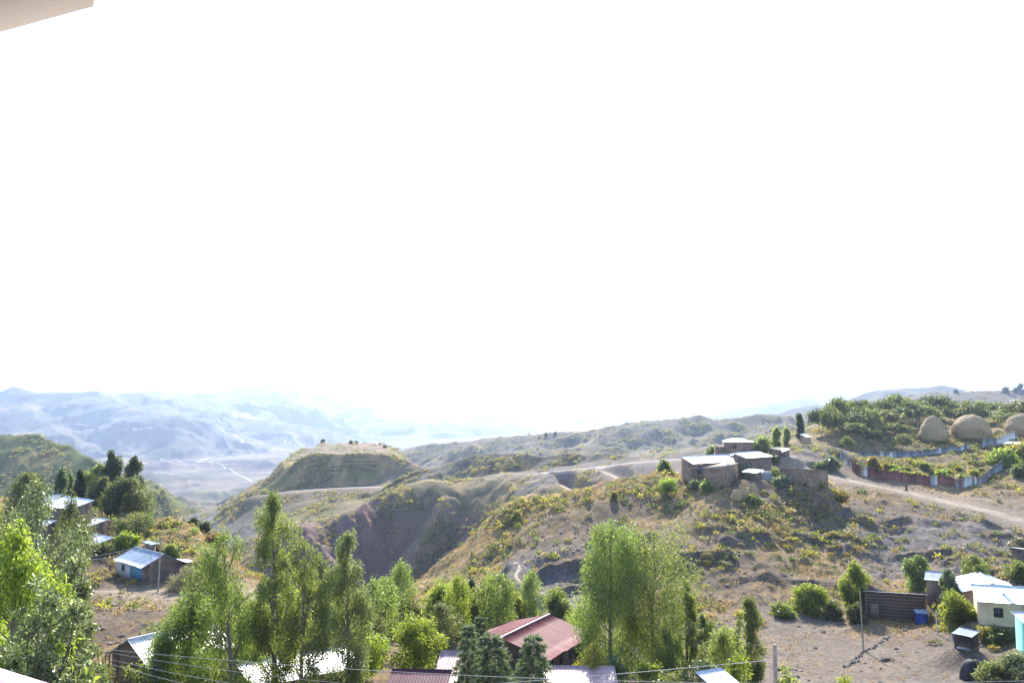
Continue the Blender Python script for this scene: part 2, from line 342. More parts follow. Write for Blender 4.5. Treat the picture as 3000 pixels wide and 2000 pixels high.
for m, c, g in HCOL:
    for i in range(3): CC[..., i] = CC[..., i] * (1 - m) + c[i] * m
    CC[..., 3] = CC[..., 3] * (1 - m) + g * m
    CC[..., 4] = CC[..., 4] * (1 - m) + 0.8 * m

# relief: gullies and humps, scaled with distance
RGH = CC[..., 4]
_vm = sstep(850, 1000, GY) * (1 - sstep(3000, 3600, GY)) * sstep(uv(180, 1400)[0], uv(320, 1400)[0], GU) * (1 - sstep(uv(820, 1400)[0], uv(980, 1400)[0], GU))
RGH = RGH * (1 - 0.6 * _vm)
near = 1 - sstep(230, 420, GY); mid = sstep(230, 420, GY) * (1 - sstep(900, 2000, GY)); far = sstep(900, 2000, GY)
front = sstep(50, 75, GY)
_wx = GX + 5 * fbm(GX, GY, 21, 3, 201); _wy = GY + 5 * fbm(GX, GY, 21, 3, 202)
_ac = _wx * 0.93 - _wy * 0.37; _al = _wx * 0.37 + _wy * 0.93
Z += near * front * RGH * (1.25 * ridged(_ac, _al * 0.42, 13, 5, 5) - 0.55 + 1.1 * fbm(_wx, _wy, 11, 5, 8) + 0.22 * fbm(GX, GY, 2.4, 4, 14))
# ribs and hollows on the shaded face of the ravine
_fm = sstep(320, 345, GY) * (1 - sstep(392, 402, GY)) * sstep(-0.30, -0.24, GU) * (1 - sstep(0.03, 0.10, GU))
Z += _fm * (3.2 * ridged(GX + 5 * fbm(GX, GY, 25, 3, 205), GY * 0.25, 24, 4, 206) - 1.2 + 1.0 * fbm(GX, GY, 9, 4, 207))
Z += mid * RGH * (2.6 * ridged(GX + 0.3 * GY, GY * 0.6, 42, 4, 6) - 0.8 + 1.6 * fbm(GX, GY, 22, 4, 9))
Z += far * RGH * (24 * fbm(GX, GY, 620, 5, 7) + 6 * ridged(GX, GY * 0.7, 300, 3, 12))

# low eroded hills scattered over the valley floor
_fl = fbm(GX + 90 * fbm(GX, GY, 220, 2, 231), GY, 300, 5, 232)
Z += _vm * (52 * np.clip(_fl - 0.04, 0, 1) + 9 * np.clip(ridged(GX + 0.4 * GY, GY * 0.6, 210, 4, 233), 0, 1) * np.clip(_fl + .15, 0, .4) * 2)
# roads and paths level the ground they run over (px, py, depth)
ROADS = {
    'dirt_road': ([(2262, 1330, 214), (2300, 1342, 210.5), (2340, 1364, 206), (2400, 1386, 203), (2500, 1409, 198), (2650, 1441, 194), (2740, 1462, 190), (2830, 1482, 185), (2920, 1504, 180), (3000, 1526, 175), (3200, 1572, 165)], 8.0),
    'hill_road': ([(1285, 1416, 447), (1340, 1408, 443), (1400, 1401, 434), (1480, 1394, 424), (1560, 1389, 412), (1630, 1382, 398), (1700, 1376, 385), (1790, 1366, 366), (1880, 1356, 345), (1990, 1347, 322), (2080, 1342, 310)], 7.0),
    'bench_road': ([(770, 1452, 556), (830, 1442, 548), (900, 1437, 545), (1000, 1430, 545), (1080, 1428, 540), (1150, 1428, 532)], 7.0),
    'footpath': ([(1508, 1647, 143.5), (1522, 1663, 140.8), (1512, 1690, 137), (1548, 1722, 132.5), (1600, 1742, 130), (1650, 1762, 128), (1712, 1782, 126)], 1.6),
    'side_path': ([(1560, 1390, 410), (1600, 1405, 395), (1650, 1425, 372), (1680, 1440, 352), (1740, 1450, 330)], 3.0),
    'ridge_path': ([(1745, 1376, 372), (1790, 1392, 345), (1830, 1412, 322)], 3.0),
    'track': ([(200, 1735, 112), (330, 1733, 112), (420, 1732, 112.5), (500, 1731, 113), (560, 1733, 112), (640, 1742, 111), (720, 1752, 110)], 2.6),
}
GRID_H = None
def HH(x, y):
    """terrain height by bilinear lookup"""
    u = x / y
    i = int(np.searchsorted(us, u)) - 1; j = int(np.searchsorted(Ys, y)) - 1
    i = min(max(i, 0), NU - 2); j = min(max(j, 0), NY - 2)
    a = (u - us[i]) / (us[i + 1] - us[i]); b = (y - Ys[j]) / (Ys[j + 1] - Ys[j])
    return float(Z[j, i] * (1 - a) * (1 - b) + Z[j, i + 1] * a * (1 - b) + Z[j + 1, i] * (1 - a) * b + Z[j + 1, i + 1] * a * b)
def GH(px, py, Yg):
    """point where the sight line of a photo pixel meets the ground, nearest to the depth Yg"""
    u, v = uv(px, py); k = min(max(int(np.searchsorted(us, u)), 1), NU - 1)
    f = Z[:, k] / Ys - v; s = np.nonzero((f[:-1] < 0) != (f[1:] < 0))[0]
    if len(s) == 0: return Vector((u * Yg, Yg, HH(u * Yg, Yg)))
    j = s[np.argmin(np.abs(np.log(Ys[s] / Yg)))]
    if abs(math.log(Ys[j] / Yg)) > 0.25: return Vector((u * Yg, Yg, HH(u * Yg, Yg)))
    y = Ys[j] + (Ys[j + 1] - Ys[j]) * (f[j] / (f[j] - f[j + 1])); return Vector((u * y, y, HH(u * y, y)))
def densify(pts, n):
    """Catmull-Rom through pts (list of Vectors)"""
    out = []
    P = [pts[0] * 2 - pts[1]] + list(pts) + [pts[-1] * 2 - pts[-2]]
    for k in range(1, len(P) - 2):
        for s in range(n):
            t = s / n
            out.append(0.5 * ((2 * P[k]) + (P[k + 1] - P[k - 1]) * t + (2 * P[k - 1] - 5 * P[k] + 4 * P[k + 1] - P[k + 2]) * t * t + (3 * P[k] - P[k - 1] - 3 * P[k + 1] + P[k + 2]) * t ** 3))
    out.append(pts[-1].copy())
    return out
ROADC = {}
for nm, (pp, w) in ROADS.items():
    pts = densify([PT(*p) for p in pp], 6)
    ROADC[nm] = (pts, w)
    lo = min(p.y for p in pts) - 40; hi = max(p.y for p in pts) + 40
    j0, j1 = np.searchsorted(Ys, lo), np.searchsorted(Ys, hi)
    xlo = min(p.x / p.y for p in pts) - .12; xhi = max(p.x / p.y for p in pts) + .12
    i0, i1 = np.searchsorted(us, xlo), np.searchsorted(us, xhi)
    SX, SY = GX[j0:j1, i0:i1], GY[j0:j1, i0:i1]
    best = np.full(SX.shape, 1e9); hz = np.zeros(SX.shape)
    for a, b in zip(pts[:-1], pts[1:]):
        dx, dy = b.x - a.x, b.y - a.y
        t = np.clip(((SX - a.x) * dx + (SY - a.y) * dy) / (dx * dx + dy * dy), 0, 1)
        d = np.hypot(SX - a.x - t * dx, SY - a.y - t * dy)
        m = d < best; best = np.where(m, d, best); hz = np.where(m, a.z + t * (b.z - a.z), hz)
    f = 1 - sstep(w * 0.55, w * 0.55 + (18 if w == 7.0 else max(2.5, w * 0.7)), best)
    Z[j0:j1, i0:i1] = Z[j0:j1, i0:i1] * (1 - f) + hz * f
    CC[j0:j1, i0:i1, 3] *= (1 - f)

# level pads under the buildings are cut when they are placed
def pad(x, y, z, r, soft):
    j0, j1 = np.searchsorted(Ys, y - r - soft - 4), np.searchsorted(Ys, y + r + soft + 4)
    i0, i1 = np.searchsorted(us, (x - r - soft) / y - .03), np.searchsorted(us, (x + r + soft) / y + .03)
    d = np.hypot(GX[j0:j1, i0:i1] - x, GY[j0:j1, i0:i1] - y)
    f = 1 - sstep(r, r + soft, d)
    Z[j0:j1, i0:i1] = Z[j0:j1, i0:i1] * (1 - f) + z * f

def build_terrain():
    # ground colour: soil, dry grass and green cover as they lie on the ground
    g = CC[..., 3]
    w = np.clip(GY / 170.0, 0.5, 30)              # patches grow with the scale of the landscape
    col = CC[..., :3].copy()
    n1 = fbm(GX, GY, 7, 4, 101) ; n1b = fbm(GX, GY, 60, 4, 102); n1c = fbm(GX, GY, 420, 5, 103)
    nn = np.where(GY < 400, n1, np.where(GY < 1500, n1b, n1c))
    n2 = fbm(GX, GY, 2.2, 3, 104); n2b = fbm(GX, GY, 14, 3, 105); n2c = fbm(GX, GY, 120, 4, 106)
    mm = np.where(GY < 300, n2, np.where(GY < 1200, n2b, n2c))
    dry = sstep(0.02, 0.22, nn * 0.7 + mm * 0.5 + (g - 0.55) * 0.5)
    grn = sstep(0.10, 0.30, mm * 0.9 - nn * 0.4 + (g - 0.6) * 0.45)
    dcol = np.array([0.350, 0.228, 0.100]); gcol = np.array([0.125, 0.125, 0.034])
    fm = sstep(2000, 3500, GY)
    for i in range(3):
        col[..., i] = col[..., i] * (1 - 0.68 * dry * np.clip(g * 1.3, 0, 1)) + dcol[i] * 0.68 * dry * np.clip(g * 1.3, 0, 1)
        col[..., i] = col[..., i] * (1 - 0.8 * grn * np.clip(g * 1.4, 0, 1)) + gcol[i] * 0.8 * grn * np.clip(g * 1.4, 0, 1)
    sh = 1 + 0.22 * fbm(GX, GY, 28, 4, 107) + 0.30 * np.where(GY < 300, fbm(GX, GY, 1.1, 3, 108), np.where(GY < 1200, fbm(GX, GY, 9, 3, 109), fbm(GX, GY, 150, 3, 110)))
    col *= sh[..., None]
    col *= (1 + sstep(900, 1300, GY) * (1 - sstep(6000, 9000, GY)) * (0.75 * fbm(GX, GY * 0.7, 170, 5, 131)))[..., None]
    _p = sstep(0.02, 0.30, fbm(GX, GY * 0.55, 210, 5, 133)) * sstep(900, 1300, GY) * (1 - sstep(5000, 8000, GY)) * 0.65
    for i, k in enumerate((0.070, 0.078, 0.040)): col[..., i] = col[..., i] * (1 - _p) + k * _p
    # terraced fields of the valley
    fx = fbm(GX, GY, 300, 2, 120) * 300; cell = _hash(np.floor((GX + fx) / 130).astype(np.int64), np.floor((GY + 1.5 * fx) / 210).astype(np.int64), 5) / 4294967296.0
    fmask = np.clip((0.5 - np.abs(g - 0.35) * 3), 0, 1) * sstep(1300, 2200, GY)
    col *= (1 + fmask * (cell - 0.45) * 1.3)[..., None]
    co = np.stack([GX, GY, Z], -1).reshape(-1, 3)
    idx = np.arange(NU * NY).reshape(NY, NU)
    q = np.stack([idx[:-1, :-1], idx[:-1, 1:], idx[1:, 1:], idx[1:, :-1]], -1).reshape(-1, 4)
    m, nt, b = new_mat('ground_soil')
    at = N(nt, 'ShaderNodeAttribute'); at.attribute_name = 'soil'
    geo = N(nt, 'ShaderNodeNewGeometry')
    nz = N(nt, 'ShaderNodeTexNoise'); nz.inputs['Scale'].default_value = 2.2; nz.inputs['Detail'].default_value = 9; nz.inputs['Roughness'].default_value = 0.7
    nt.links.new(geo.outputs['Position'], nz.inputs['Vector'])
    c = ramp(nt, nz.outputs['Fac'], [(0.28, (0.45, 0.45, 0.48)), (0.5, (1.0, 1.0, 1.0)), (0.74, (1.55, 1.52, 1.45))])
    mx = N(nt, 'ShaderNodeMix', data_type='RGBA', blend_type='MULTIPLY'); mx.inputs['Factor'].default_value = 1
    nt.links.new(at.outputs['Color'], mx.inputs[6]); nt.links.new(c, mx.inputs[7]); nt.links.new(mx.outputs[2], b.inputs['Base Color'])
    b.inputs['Roughness'].default_value = 1; b.inputs['Specular IOR Level'].default_value = 0.1
    bp = N(nt, 'ShaderNodeBump'); bp.inputs['Strength'].default_value = 0.9; bp.inputs['Distance'].default_value = 0.22
    nt.links.new(nz.outputs['Fac'], bp.inputs['Height']); nt.links.new(bp.outputs['Normal'], b.inputs['Normal'])
    me = np_mesh('terrain', co, q, m, True)
    a = me.attributes.new('soil', 'FLOAT_COLOR', 'POINT')
    rgba = np.ones((NU * NY, 4), np.float32); rgba[:, :3] = np.clip(col.reshape(-1, 3), 0.01, 0.8)
    a.data.foreach_set('color', rgba.ravel())
    return link('terrain', me, kind='structure')
# ------------------------------------------------------------------ vegetation
def leaf_mat(name, stops, trans, tmix=0.42, rough=0.5, spec=0.35):
    m, nt, b = new_mat(name)
    geo = N(nt, 'ShaderNodeNewGeometry'); oi = N(nt, 'ShaderNodeObjectInfo')
    c = ramp(nt, geo.outputs['Random Per Island'], stops)
    hs = N(nt, 'ShaderNodeHueSaturation')
    mr = N(nt, 'ShaderNodeMapRange'); mr.inputs[3].default_value = 0.482; mr.inputs[4].default_value = 0.515
    nt.links.new(oi.outputs['Random'], mr.inputs[0]); nt.links.new(mr.outputs[0], hs.inputs['Hue'])
    mv = N(nt, 'ShaderNodeMapRange'); mv.inputs[3].default_value = 0.85; mv.inputs[4].default_value = 1.18
    nt.links.new(oi.outputs['Random'], mv.inputs[0]); nt.links.new(mv.outputs[0], hs.inputs['Value'])
    nt.links.new(c, hs.inputs['Color']); nt.links.new(hs.outputs['Color'], b.inputs['Base Color'])
    b.inputs['Roughness'].default_value = rough; b.inputs['Specular IOR Level'].default_value = spec
    tr = N(nt, 'ShaderNodeBsdfTranslucent')
    mx = N(nt, 'ShaderNodeMix', data_type='RGBA', blend_type='MULTIPLY'); mx.inputs['Factor'].default_value = 1
    nt.links.new(hs.outputs['Color'], mx.inputs[6]); mx.inputs[7].default_value = (*trans, 1)
    nt.links.new(mx.outputs[2], tr.inputs['Color'])
    ms = N(nt, 'ShaderNodeMixShader'); ms.inputs['Fac'].default_value = tmix
    nt.links.new(b.outputs['BSDF'], ms.inputs[1]); nt.links.new(tr.outputs['BSDF'], ms.inputs[2])
    nt.links.new(ms.outputs['Shader'], nt.nodes['Material Output'].inputs['Surface'])
    return m
T_ = (2.6, 2.9, 1.6)
LM = {
    'euc':    leaf_mat('leaf_eucalyptus', [(0.0, (0.060, 0.084, 0.030)), (0.55, (0.120, 0.146, 0.044)), (1.0, (0.215, 0.215, 0.068))], T_),
    'eucdull': leaf_mat('leaf_eucalyptus_dull', [(0.0, (0.058, 0.072, 0.034)), (0.6, (0.105, 0.115, 0.048)), (1.0, (0.19, 0.17, 0.09))], T_),
    'bright': leaf_mat('leaf_bright', [(0.0, (0.066, 0.092, 0.020)), (0.5, (0.132, 0.160, 0.028)), (1.0, (0.225, 0.225, 0.042))], T_, 0.5),
    'grey':   leaf_mat('leaf_grey_green', [(0.0, (0.050, 0.070, 0.036)), (0.5, (0.092, 0.115, 0.055)), (0.86, (0.15, 0.165, 0.085)), (1.0, (0.42, 0.42, 0.34))], T_, 0.35, 0.4, 0.5),
    'olive':  leaf_mat('leaf_olive', [(0.0, (0.045, 0.055, 0.024)), (0.6, (0.085, 0.095, 0.036)), (1.0, (0.150, 0.150, 0.050))], T_),
    'dark':   leaf_mat('leaf_dark', [(0.0, (0.030, 0.044, 0.020)), (0.6, (0.056, 0.072, 0.030)), (1.0, (0.100, 0.110, 0.044))], T_, 0.3),
    'pine':   leaf_mat('needle_green', [(0.0, (0.050, 0.070, 0.044)), (0.6, (0.095, 0.118, 0.072)), (1.0, (0.150, 0.165, 0.100))], T_, 0.35),
    'yellow': leaf_mat('leaf_yellow_green', [(0.0, (0.095, 0.084, 0.022)), (0.5, (0.190, 0.160, 0.036)), (1.0, (0.290, 0.225, 0.062))], T_, 0.4),
    'pale':   leaf_mat('leaf_pale_dry', [(0.0, (0.130, 0.115, 0.062)), (0.5, (0.230, 0.200, 0.115)), (1.0, (0.330, 0.290, 0.180))], (1.7, 1.7, 1.3), 0.3),
    'orange': leaf_mat('leaf_orange_dry', [(0.0, (0.170, 0.105, 0.036)), (0.5, (0.300, 0.180, 0.055)), (1.0, (0.400, 0.260, 0.090))], (1.7, 1.6, 1.2), 0.3),
    'straw':  leaf_mat('dry_grass_blades', [(0.0, (0.190, 0.135, 0.055)), (0.5, (0.330, 0.235, 0.100)), (0.85, (0.430, 0.330, 0.160)), (1.0, (0.15, 0.16, 0.05))], (1.5, 1.45, 1.2), 0.35, 0.7, 0.15),
}
BARK = simple_mat('bark_grey_brown', (0.20, 0.165, 0.13), 0.9, 0.4, 4)
BARKD = simple_mat('bark_dark', (0.085, 0.068, 0.052), 0.9, 0.4, 4)

class Geo:
    def __init__(s): s.v = []; s.f = []; s.n = 0
    def add(s, v, f):
        v = np.asarray(v, float).reshape(-1, 3); f = np.asarray(f, int)
        s.v.append(v); s.f.append(f + s.n); s.n += len(v)
    def mesh(s, name, mat, smooth=False):
        return np_mesh(name, np.concatenate(s.v), np.concatenate(s.f), mat, smooth)
def tube(g, pts, rad, sides=6):
    pts = np.asarray(pts, float); n = len(pts)
    tan = np.gradient(pts, axis=0); tan /= np.linalg.norm(tan, axis=1)[:, None] + 1e-9
    ref = np.where(np.abs(tan[:, 2:3]) > 0.9, np.array([[1.0, 0, 0]]), np.array([[0, 0, 1.0]]))
    a = np.cross(tan, ref); a /= np.linalg.norm(a, axis=1)[:, None] + 1e-9
    b = np.cross(tan, a)
    ang = np.linspace(0, 2 * np.pi, sides, endpoint=False)
    rad = np.asarray(rad, float).reshape(-1, 1, 1)
    v = pts[:, None] + rad * (np.cos(ang)[None, :, None] * a[:, None] + np.sin(ang)[None, :, None] * b[:, None])
    i = np.arange(n * sides).reshape(n, sides)
    q = np.stack([i[:-1], np.roll(i[:-1], -1, 1), np.roll(i[1:], -1, 1), i[1:]], -1).reshape(-1, 4)
    g.add(v.reshape(-1, 3), q)
def unit(v): return v / (np.linalg.norm(v, axis=-1, keepdims=True) + 1e-9)
def leaves(g, P, D, L, W, rng):
    """rhombic leaves at P pointing along D"""
    n = len(P); D = unit(D)
    s = unit(np.cross(D, rng.normal(size=(n, 3))))
    L = np.broadcast_to(L, n)[:, None] * rng.uniform(0.65, 1.3, (n, 1)); W = np.broadcast_to(W, n)[:, None] * rng.uniform(0.7, 1.25, (n, 1))
    v = np.stack([P, P + D * L * 0.45 + s * W * 0.5, P + D * L, P + D * L * 0.45 - s * W * 0.5], 1)
    g.add(v.reshape(-1, 3), np.arange(4 * n).reshape(n, 4))
def clump_leaves(g, C, rad, n, L, W, droop, rng, up=0.0, outw=0.5):
    """C (k,3) centres, rad (k,3) radii, n leaves in all shared by volume"""
    wts = (rad[:, 0] * rad[:, 2]); wts = wts / wts.sum()
    k = rng.choice(len(C), n, p=wts)
    dirs = unit(rng.normal(size=(n, 3))); rr = rng.uniform(0, 1, (n, 1)) ** 0.45
    off = dirs * rr * rad[k] * rng.uniform(0.75, 1.15, (n, 1))
    D = unit(rng.normal(size=(n, 3))) * 0.75 + dirs * outw + np.array([0, 0, -droop + up])
    leaves(g, C[k] + off, D, L, W, rng)

def wiggle(rng, a, b, n, amp):
    t = np.linspace(0, 1, n)[:, None]
    w = np.cumsum(rng.normal(size=(n, 3)), 0); w -= w[0] + (w[-1] - w[0]) * t
    return a + (b - a) * t + w * amp

def make_tree(name, kind, h, w, n, leaf, L, W, seed, loc, rz=0, base=None, label=None, cat='tree', group=None, trunk_r=None, bark=None, broad=0.0):
    rng = np.random.default_rng(seed)
    g = Geo(); t = Geo()
    r0 = trunk_r or max(0.05, h * 0.013)
    top = np.array([rng.normal() * w * 0.06, rng.normal() * w * 0.06, h * 0.96])
    spine = wiggle(rng, np.zeros(3), top, 9, h * 0.008)
    def at(s):
        s = np.clip(s, 0, 1) * 8; i = int(min(s, 7.999)); a = s - i
        return spine[i] * (1 - a) + spine[i + 1] * a
    C = []; Rr = []
    if kind == 'euc':
        cb = 0.22 if base is None else base
        tube(t, spine, np.linspace(r0, r0 * 0.2, 9), 7)
        nc = int(22 + 1.6 * h)
        for i in range(nc):
            s = cb + (1 - cb) * ((i + rng.uniform(0.1, 0.9)) / nc) ** 0.9
            q = (s - cb) / (1 - cb)
            prof = (0.35 + 1.15 * q * (1 - q) * 2 + 0.15 * math.sin(q * 9 + seed)) * (1.0 if q < 0.8 else (0.35 + 0.45 * broad) + (1 - q) * (3.2 - 2.2 * broad)) * (1 + 0.35 * broad * q)
            rmax = 0.5 * w * min(prof, 1.1)
            a = rng.uniform(0, 2 * math.pi) if i % 3 else (0.0 if rng.uniform() < .5 else math.pi) + rng.normal() * .5; r = rmax * (0.25 + 0.72 * math.sqrt(rng.uniform(0, 1)))
            zc = s * h * 0.97
            c = at(s) * np.array([1, 1, 0]) + np.array([math.cos(a) * r, math.sin(a) * r, zc])
            cr = w * rng.uniform(0.10, 0.235) * (0.7 if q > 0.85 else 1)
            C.append(c); Rr.append([cr, cr, cr * rng.uniform(1.2, 2.1)])
            st = max(0.05, s - rng.uniform(0.08, 0.2))
            a0 = at(st); mid = (a0 + c) / 2 + np.array([0, 0, -0.05 * h * rng.uniform(-.3, .6)])
            tube(t, np.array([a0, mid, c + np.array([0, 0, cr * .6])]), [r0 * 0.35 * (1.1 - st), r0 * 0.2, r0 * 0.07], 4)
        C.append(np.array([top[0], top[1], h * 0.965])); Rr.append([w * 0.07, w * 0.07, h * 0.035])
        clump_leaves(g, np.array(C), np.array(Rr), n, L, W, 0.95, rng)
    elif kind == 'round':
        cb = 0.12 if base is None else base
        nst = 3
        for k in range(nst):
            a = k * 2.1 + rng.uniform(0, 1); e = np.array([math.cos(a) * w * 0.14, math.sin(a) * w * 0.14, h * 0.7])
            tube(t, wiggle(rng, np.array([0.05 * k, 0, 0]), e, 6, h * 0.012), np.linspace(r0, r0 * 0.3, 6), 6)
        nc = 34
        for i in range(nc):
            q = rng.uniform(0, 1); a = rng.uniform(0, 2 * math.pi)
            z = cb + (0.92 - cb) * q
            rmax = 0.5 * w * (math.sin(math.pi * min(1, 0.22 + 0.78 * (1 - (1 - q) ** 1.0)) ** 1.0) ** 0.6 if q < 1 else 0)
            rmax = 0.5 * w * math.sqrt(max(0.02, 1 - abs(2 * q - 0.75) ** 2.2 / 1.8))
            r = rmax * rng.uniform(0.25, 0.85)
            cr = w * rng.uniform(0.10, 0.18)
            c = np.array([math.cos(a) * r, math.sin(a) * r, z * h]); C.append(c); Rr.append([cr, cr, cr * rng.uniform(0.8, 1.3)])
            if i % 2 == 0: tube(t, np.array([[0, 0, max(0.02, z - .3) * h], c * np.array([.5, .5, 1]) - [0, 0, .06 * h], c]), [r0 * .4, r0 * .25, r0 * .08], 4)
        clump_leaves(g, np.array(C), np.array(Rr), n, L, W, 0.5, rng)
    elif kind == 'umbrella':
        for k in range(3):
            a = k * 2.1 + rng.uniform(0, 1); e = np.array([math.cos(a) * w * 0.22, math.sin(a) * w * 0.22, h * 0.78])
            tube(t, wiggle(rng, np.zeros(3), e, 6, h * 0.02), np.linspace(r0, r0 * 0.3, 6), 5)
        for i in range(34):
            a = rng.uniform(0, 2 * math.pi); r = 0.5 * w * math.sqrt(rng.uniform(0, 1)) * 0.85
            q = r / (0.5 * w)
            z = h * (0.92 - 0.30 * q ** 2 - 0.34 * rng.uniform(0, 1) ** 2); cr = w * rng.uniform(0.10, 0.17)
            C.append([math.cos(a) * r, math.sin(a) * r, z]); Rr.append([cr, cr, cr * 0.5])
        clump_leaves(g, np.array(C), np.array(Rr), n, L, W, 0.15, rng)
    elif kind == 'conifer':
        tube(t, spine, np.linspace(r0, r0 * 0.15, 9), 6)
        lv = max(9, int(h / 0.45)); P = []; D = []
        for i in range(lv):
            q = (i + rng.uniform(0, .5)) / lv; z = h * (0.06 + 0.9 * q)
            nb = int(5 + 3 * (1 - q)); ph = rng.uniform(0, 6.28)
            for b in range(nb):
                a = ph + b * 2 * math.pi / nb + rng.normal() * .15
                ln = 0.5 * w * (1 - q) ** 0.75 * rng.uniform(0.7, 1.1) + 0.08 * w
                o = np.array([math.cos(a), math.sin(a), 0]); tt = np.linspace(0, 1, 5)[:, None]
                br = at(0.06 + 0.9 * q) * np.array([1, 1, 0]) + np.array([0, 0, z]) + o * ln * tt + np.array([0, 0, 1]) * (0.28 * ln * tt - 0.42 * ln * tt ** 2)
                tube(t, br, np.linspace(r0 * .25, r0 * .05, 5), 3)
                m = max(4, int(n / (lv * 6.5)))
                s = rng.uniform(0.1, 1, m) ** 0.8
                p = np.stack([np.interp(s, tt[:, 0], br[:, j]) for j in range(3)], 1) + rng.normal(size=(m, 3)) * 0.05 * ln
                P.append(p); D.append(o * 0.8 + rng.normal(size=(m, 3)) * 0.5 + np.array([0, 0, -0.25]))
        leaves(g, np.concatenate(P), np.concatenate(D), L, W, rng)
    elif kind == 'column':
        tube(t, spine, np.linspace(r0, r0 * 0.2, 9), 6)
        for i in range(26):
            q = (i + rng.uniform(0, 1)) / 26; a = rng.uniform(0, 6.28)
            prof = min(1, 0.45 + 1.6 * q) * (1 - max(0, q - 0.35) / 0.65) ** 0.6
            r = 0.5 * w * prof * rng.uniform(0.1, 0.7); cr = w * rng.uniform(0.16, 0.26) * (0.4 + 0.6 * prof)
            C.append([math.cos(a) * r, math.sin(a) * r, h * (0.08 + 0.88 * q)]); Rr.append([cr, cr, cr * 1.7])
        clump_leaves(g, np.array(C), np.array(Rr), n, L, W, -0.3, rng)
    elif kind == 'open':                 # long bare limbs carrying tufts at their ends
        nl = 9
        for k in range(nl):
            a = k * 2.4 + rng.uniform(0, .6); rr_ = 0.5 * w * rng.uniform(0.25, 1.0); zt = h * rng.uniform(0.62, 0.99)
            e = np.array([math.cos(a) * rr_, math.sin(a) * rr_, zt]); m0 = np.array([math.cos(a) * rr_ * .35, math.sin(a) * rr_ * .35, zt * 0.5])
            path = np.concatenate([wiggle(rng, np.array([rng.normal() * .15, rng.normal() * .15, 0]), m0, 6, 0.03 * h / 6), wiggle(rng, m0, e, 6, 0.03 * h / 6)[1:]])
            tube(t, path, np.linspace(r0 * 0.7, r0 * 0.12, len(path)), 6)
            for j in range(9):
                s = rng.uniform(0.42, 1); i = s * (len(path) - 1); i0 = int(min(i, len(path) - 2)); p = path[i0] + (path[i0 + 1] - path[i0]) * (i - i0)
                cr = w * rng.uniform(0.055, 0.11); c = p + rng.normal(size=3) * w * 0.075
                C.append(c); Rr.append([cr, cr, cr * 0.9])
                tube(t, np.array([p, (p + c) / 2 + [0, 0, .05], c]), [r0 * .12, r0 * .08, r0 * .04], 3)
        clump_leaves(g, np.array(C), np.array(Rr), n, L, W, -0.1, rng)
    root = empty(name, loc, rz, label=label, cat=cat, group=group)
    link('crown', g.mesh(name + '_crown', LM[leaf]), root)
    link('trunk', t.mesh(name + '_trunk', bark or BARK, True), root)
    return root

def bush_mesh(name, leaf, n, L, W, seed, upright=0.4, flat=0.7, kc=9):
    """a unit bush: about 1 m wide and flat m high, standing on z = 0"""
    rng = np.random.default_rng(seed); g = Geo()
    a = rng.uniform(0, 6.28, kc); r = 0.34 * np.sqrt(rng.uniform(0, 1, kc)); rad = rng.uniform(0.12, 0.22, kc)
    C = np.stack([np.cos(a) * r, np.sin(a) * r, flat * rng.uniform(0.25, 0.8, kc) * (1 - r * 1.1)], 1)
    clump_leaves(g, C, np.stack([rad, rad, rad * flat * 1.1], 1), n, L, W, 0.0, rng, upright)
    s = rng.uniform(0, 6.28, 10); P = np.zeros((10, 3)); D = np.stack([np.cos(s) * .6, np.sin(s) * .6, np.ones(10)], 1)
    leaves(g, P, D, 0.5 * flat, 0.03, rng)
    return g.mesh(name, LM[leaf])
def copy_tree(root, loc, rz, sc, **kw):
    o = root.copy(); COL.objects.link(o); o.location = loc; o.rotation_euler = (0, 0, rz); o.scale = sc
    for ch in root.children:
        c = ch.copy(); COL.objects.link(c); c.parent = o
    for k in ('label', 'group'):
        if k in kw: o[k] = kw[k]
    return o

def place_tree(name, px, ptop, Y, wpx, kind, leaf, label, n=7000, seed=None, L=None, W=None, base=None, cat='tree', sink=0.15, group=None, hfix=None, **kw):
    if kind == 'conifer': n *= 2; wpx *= 1.25
    if kind == 'euc': n = int(n * 2.2); wpx *= 1.1; L = (L or max(0.22, Y * 0.0042)) * 0.78; W = W and W * 0.85
    x = UX(px, ptop, Y); z0 = HH(x, Y) - sink; zt = uv(px, ptop)[1] * Y; h = zt - z0; w = wpx / F * Y
    if hfix: h = w * hfix
    if h < 0.8: print('LOW', name, label, round(h, 2))
    L = L or max(0.22, Y * 0.0042); W = W or L * 0.34
    return make_tree(name, kind, max(h, 0.8), w, n, leaf, L, W, seed if seed is not None else int(px * 7 + ptop), (x, Y, z0), random.uniform(0, 6.28), base, label, cat, group, **kw)

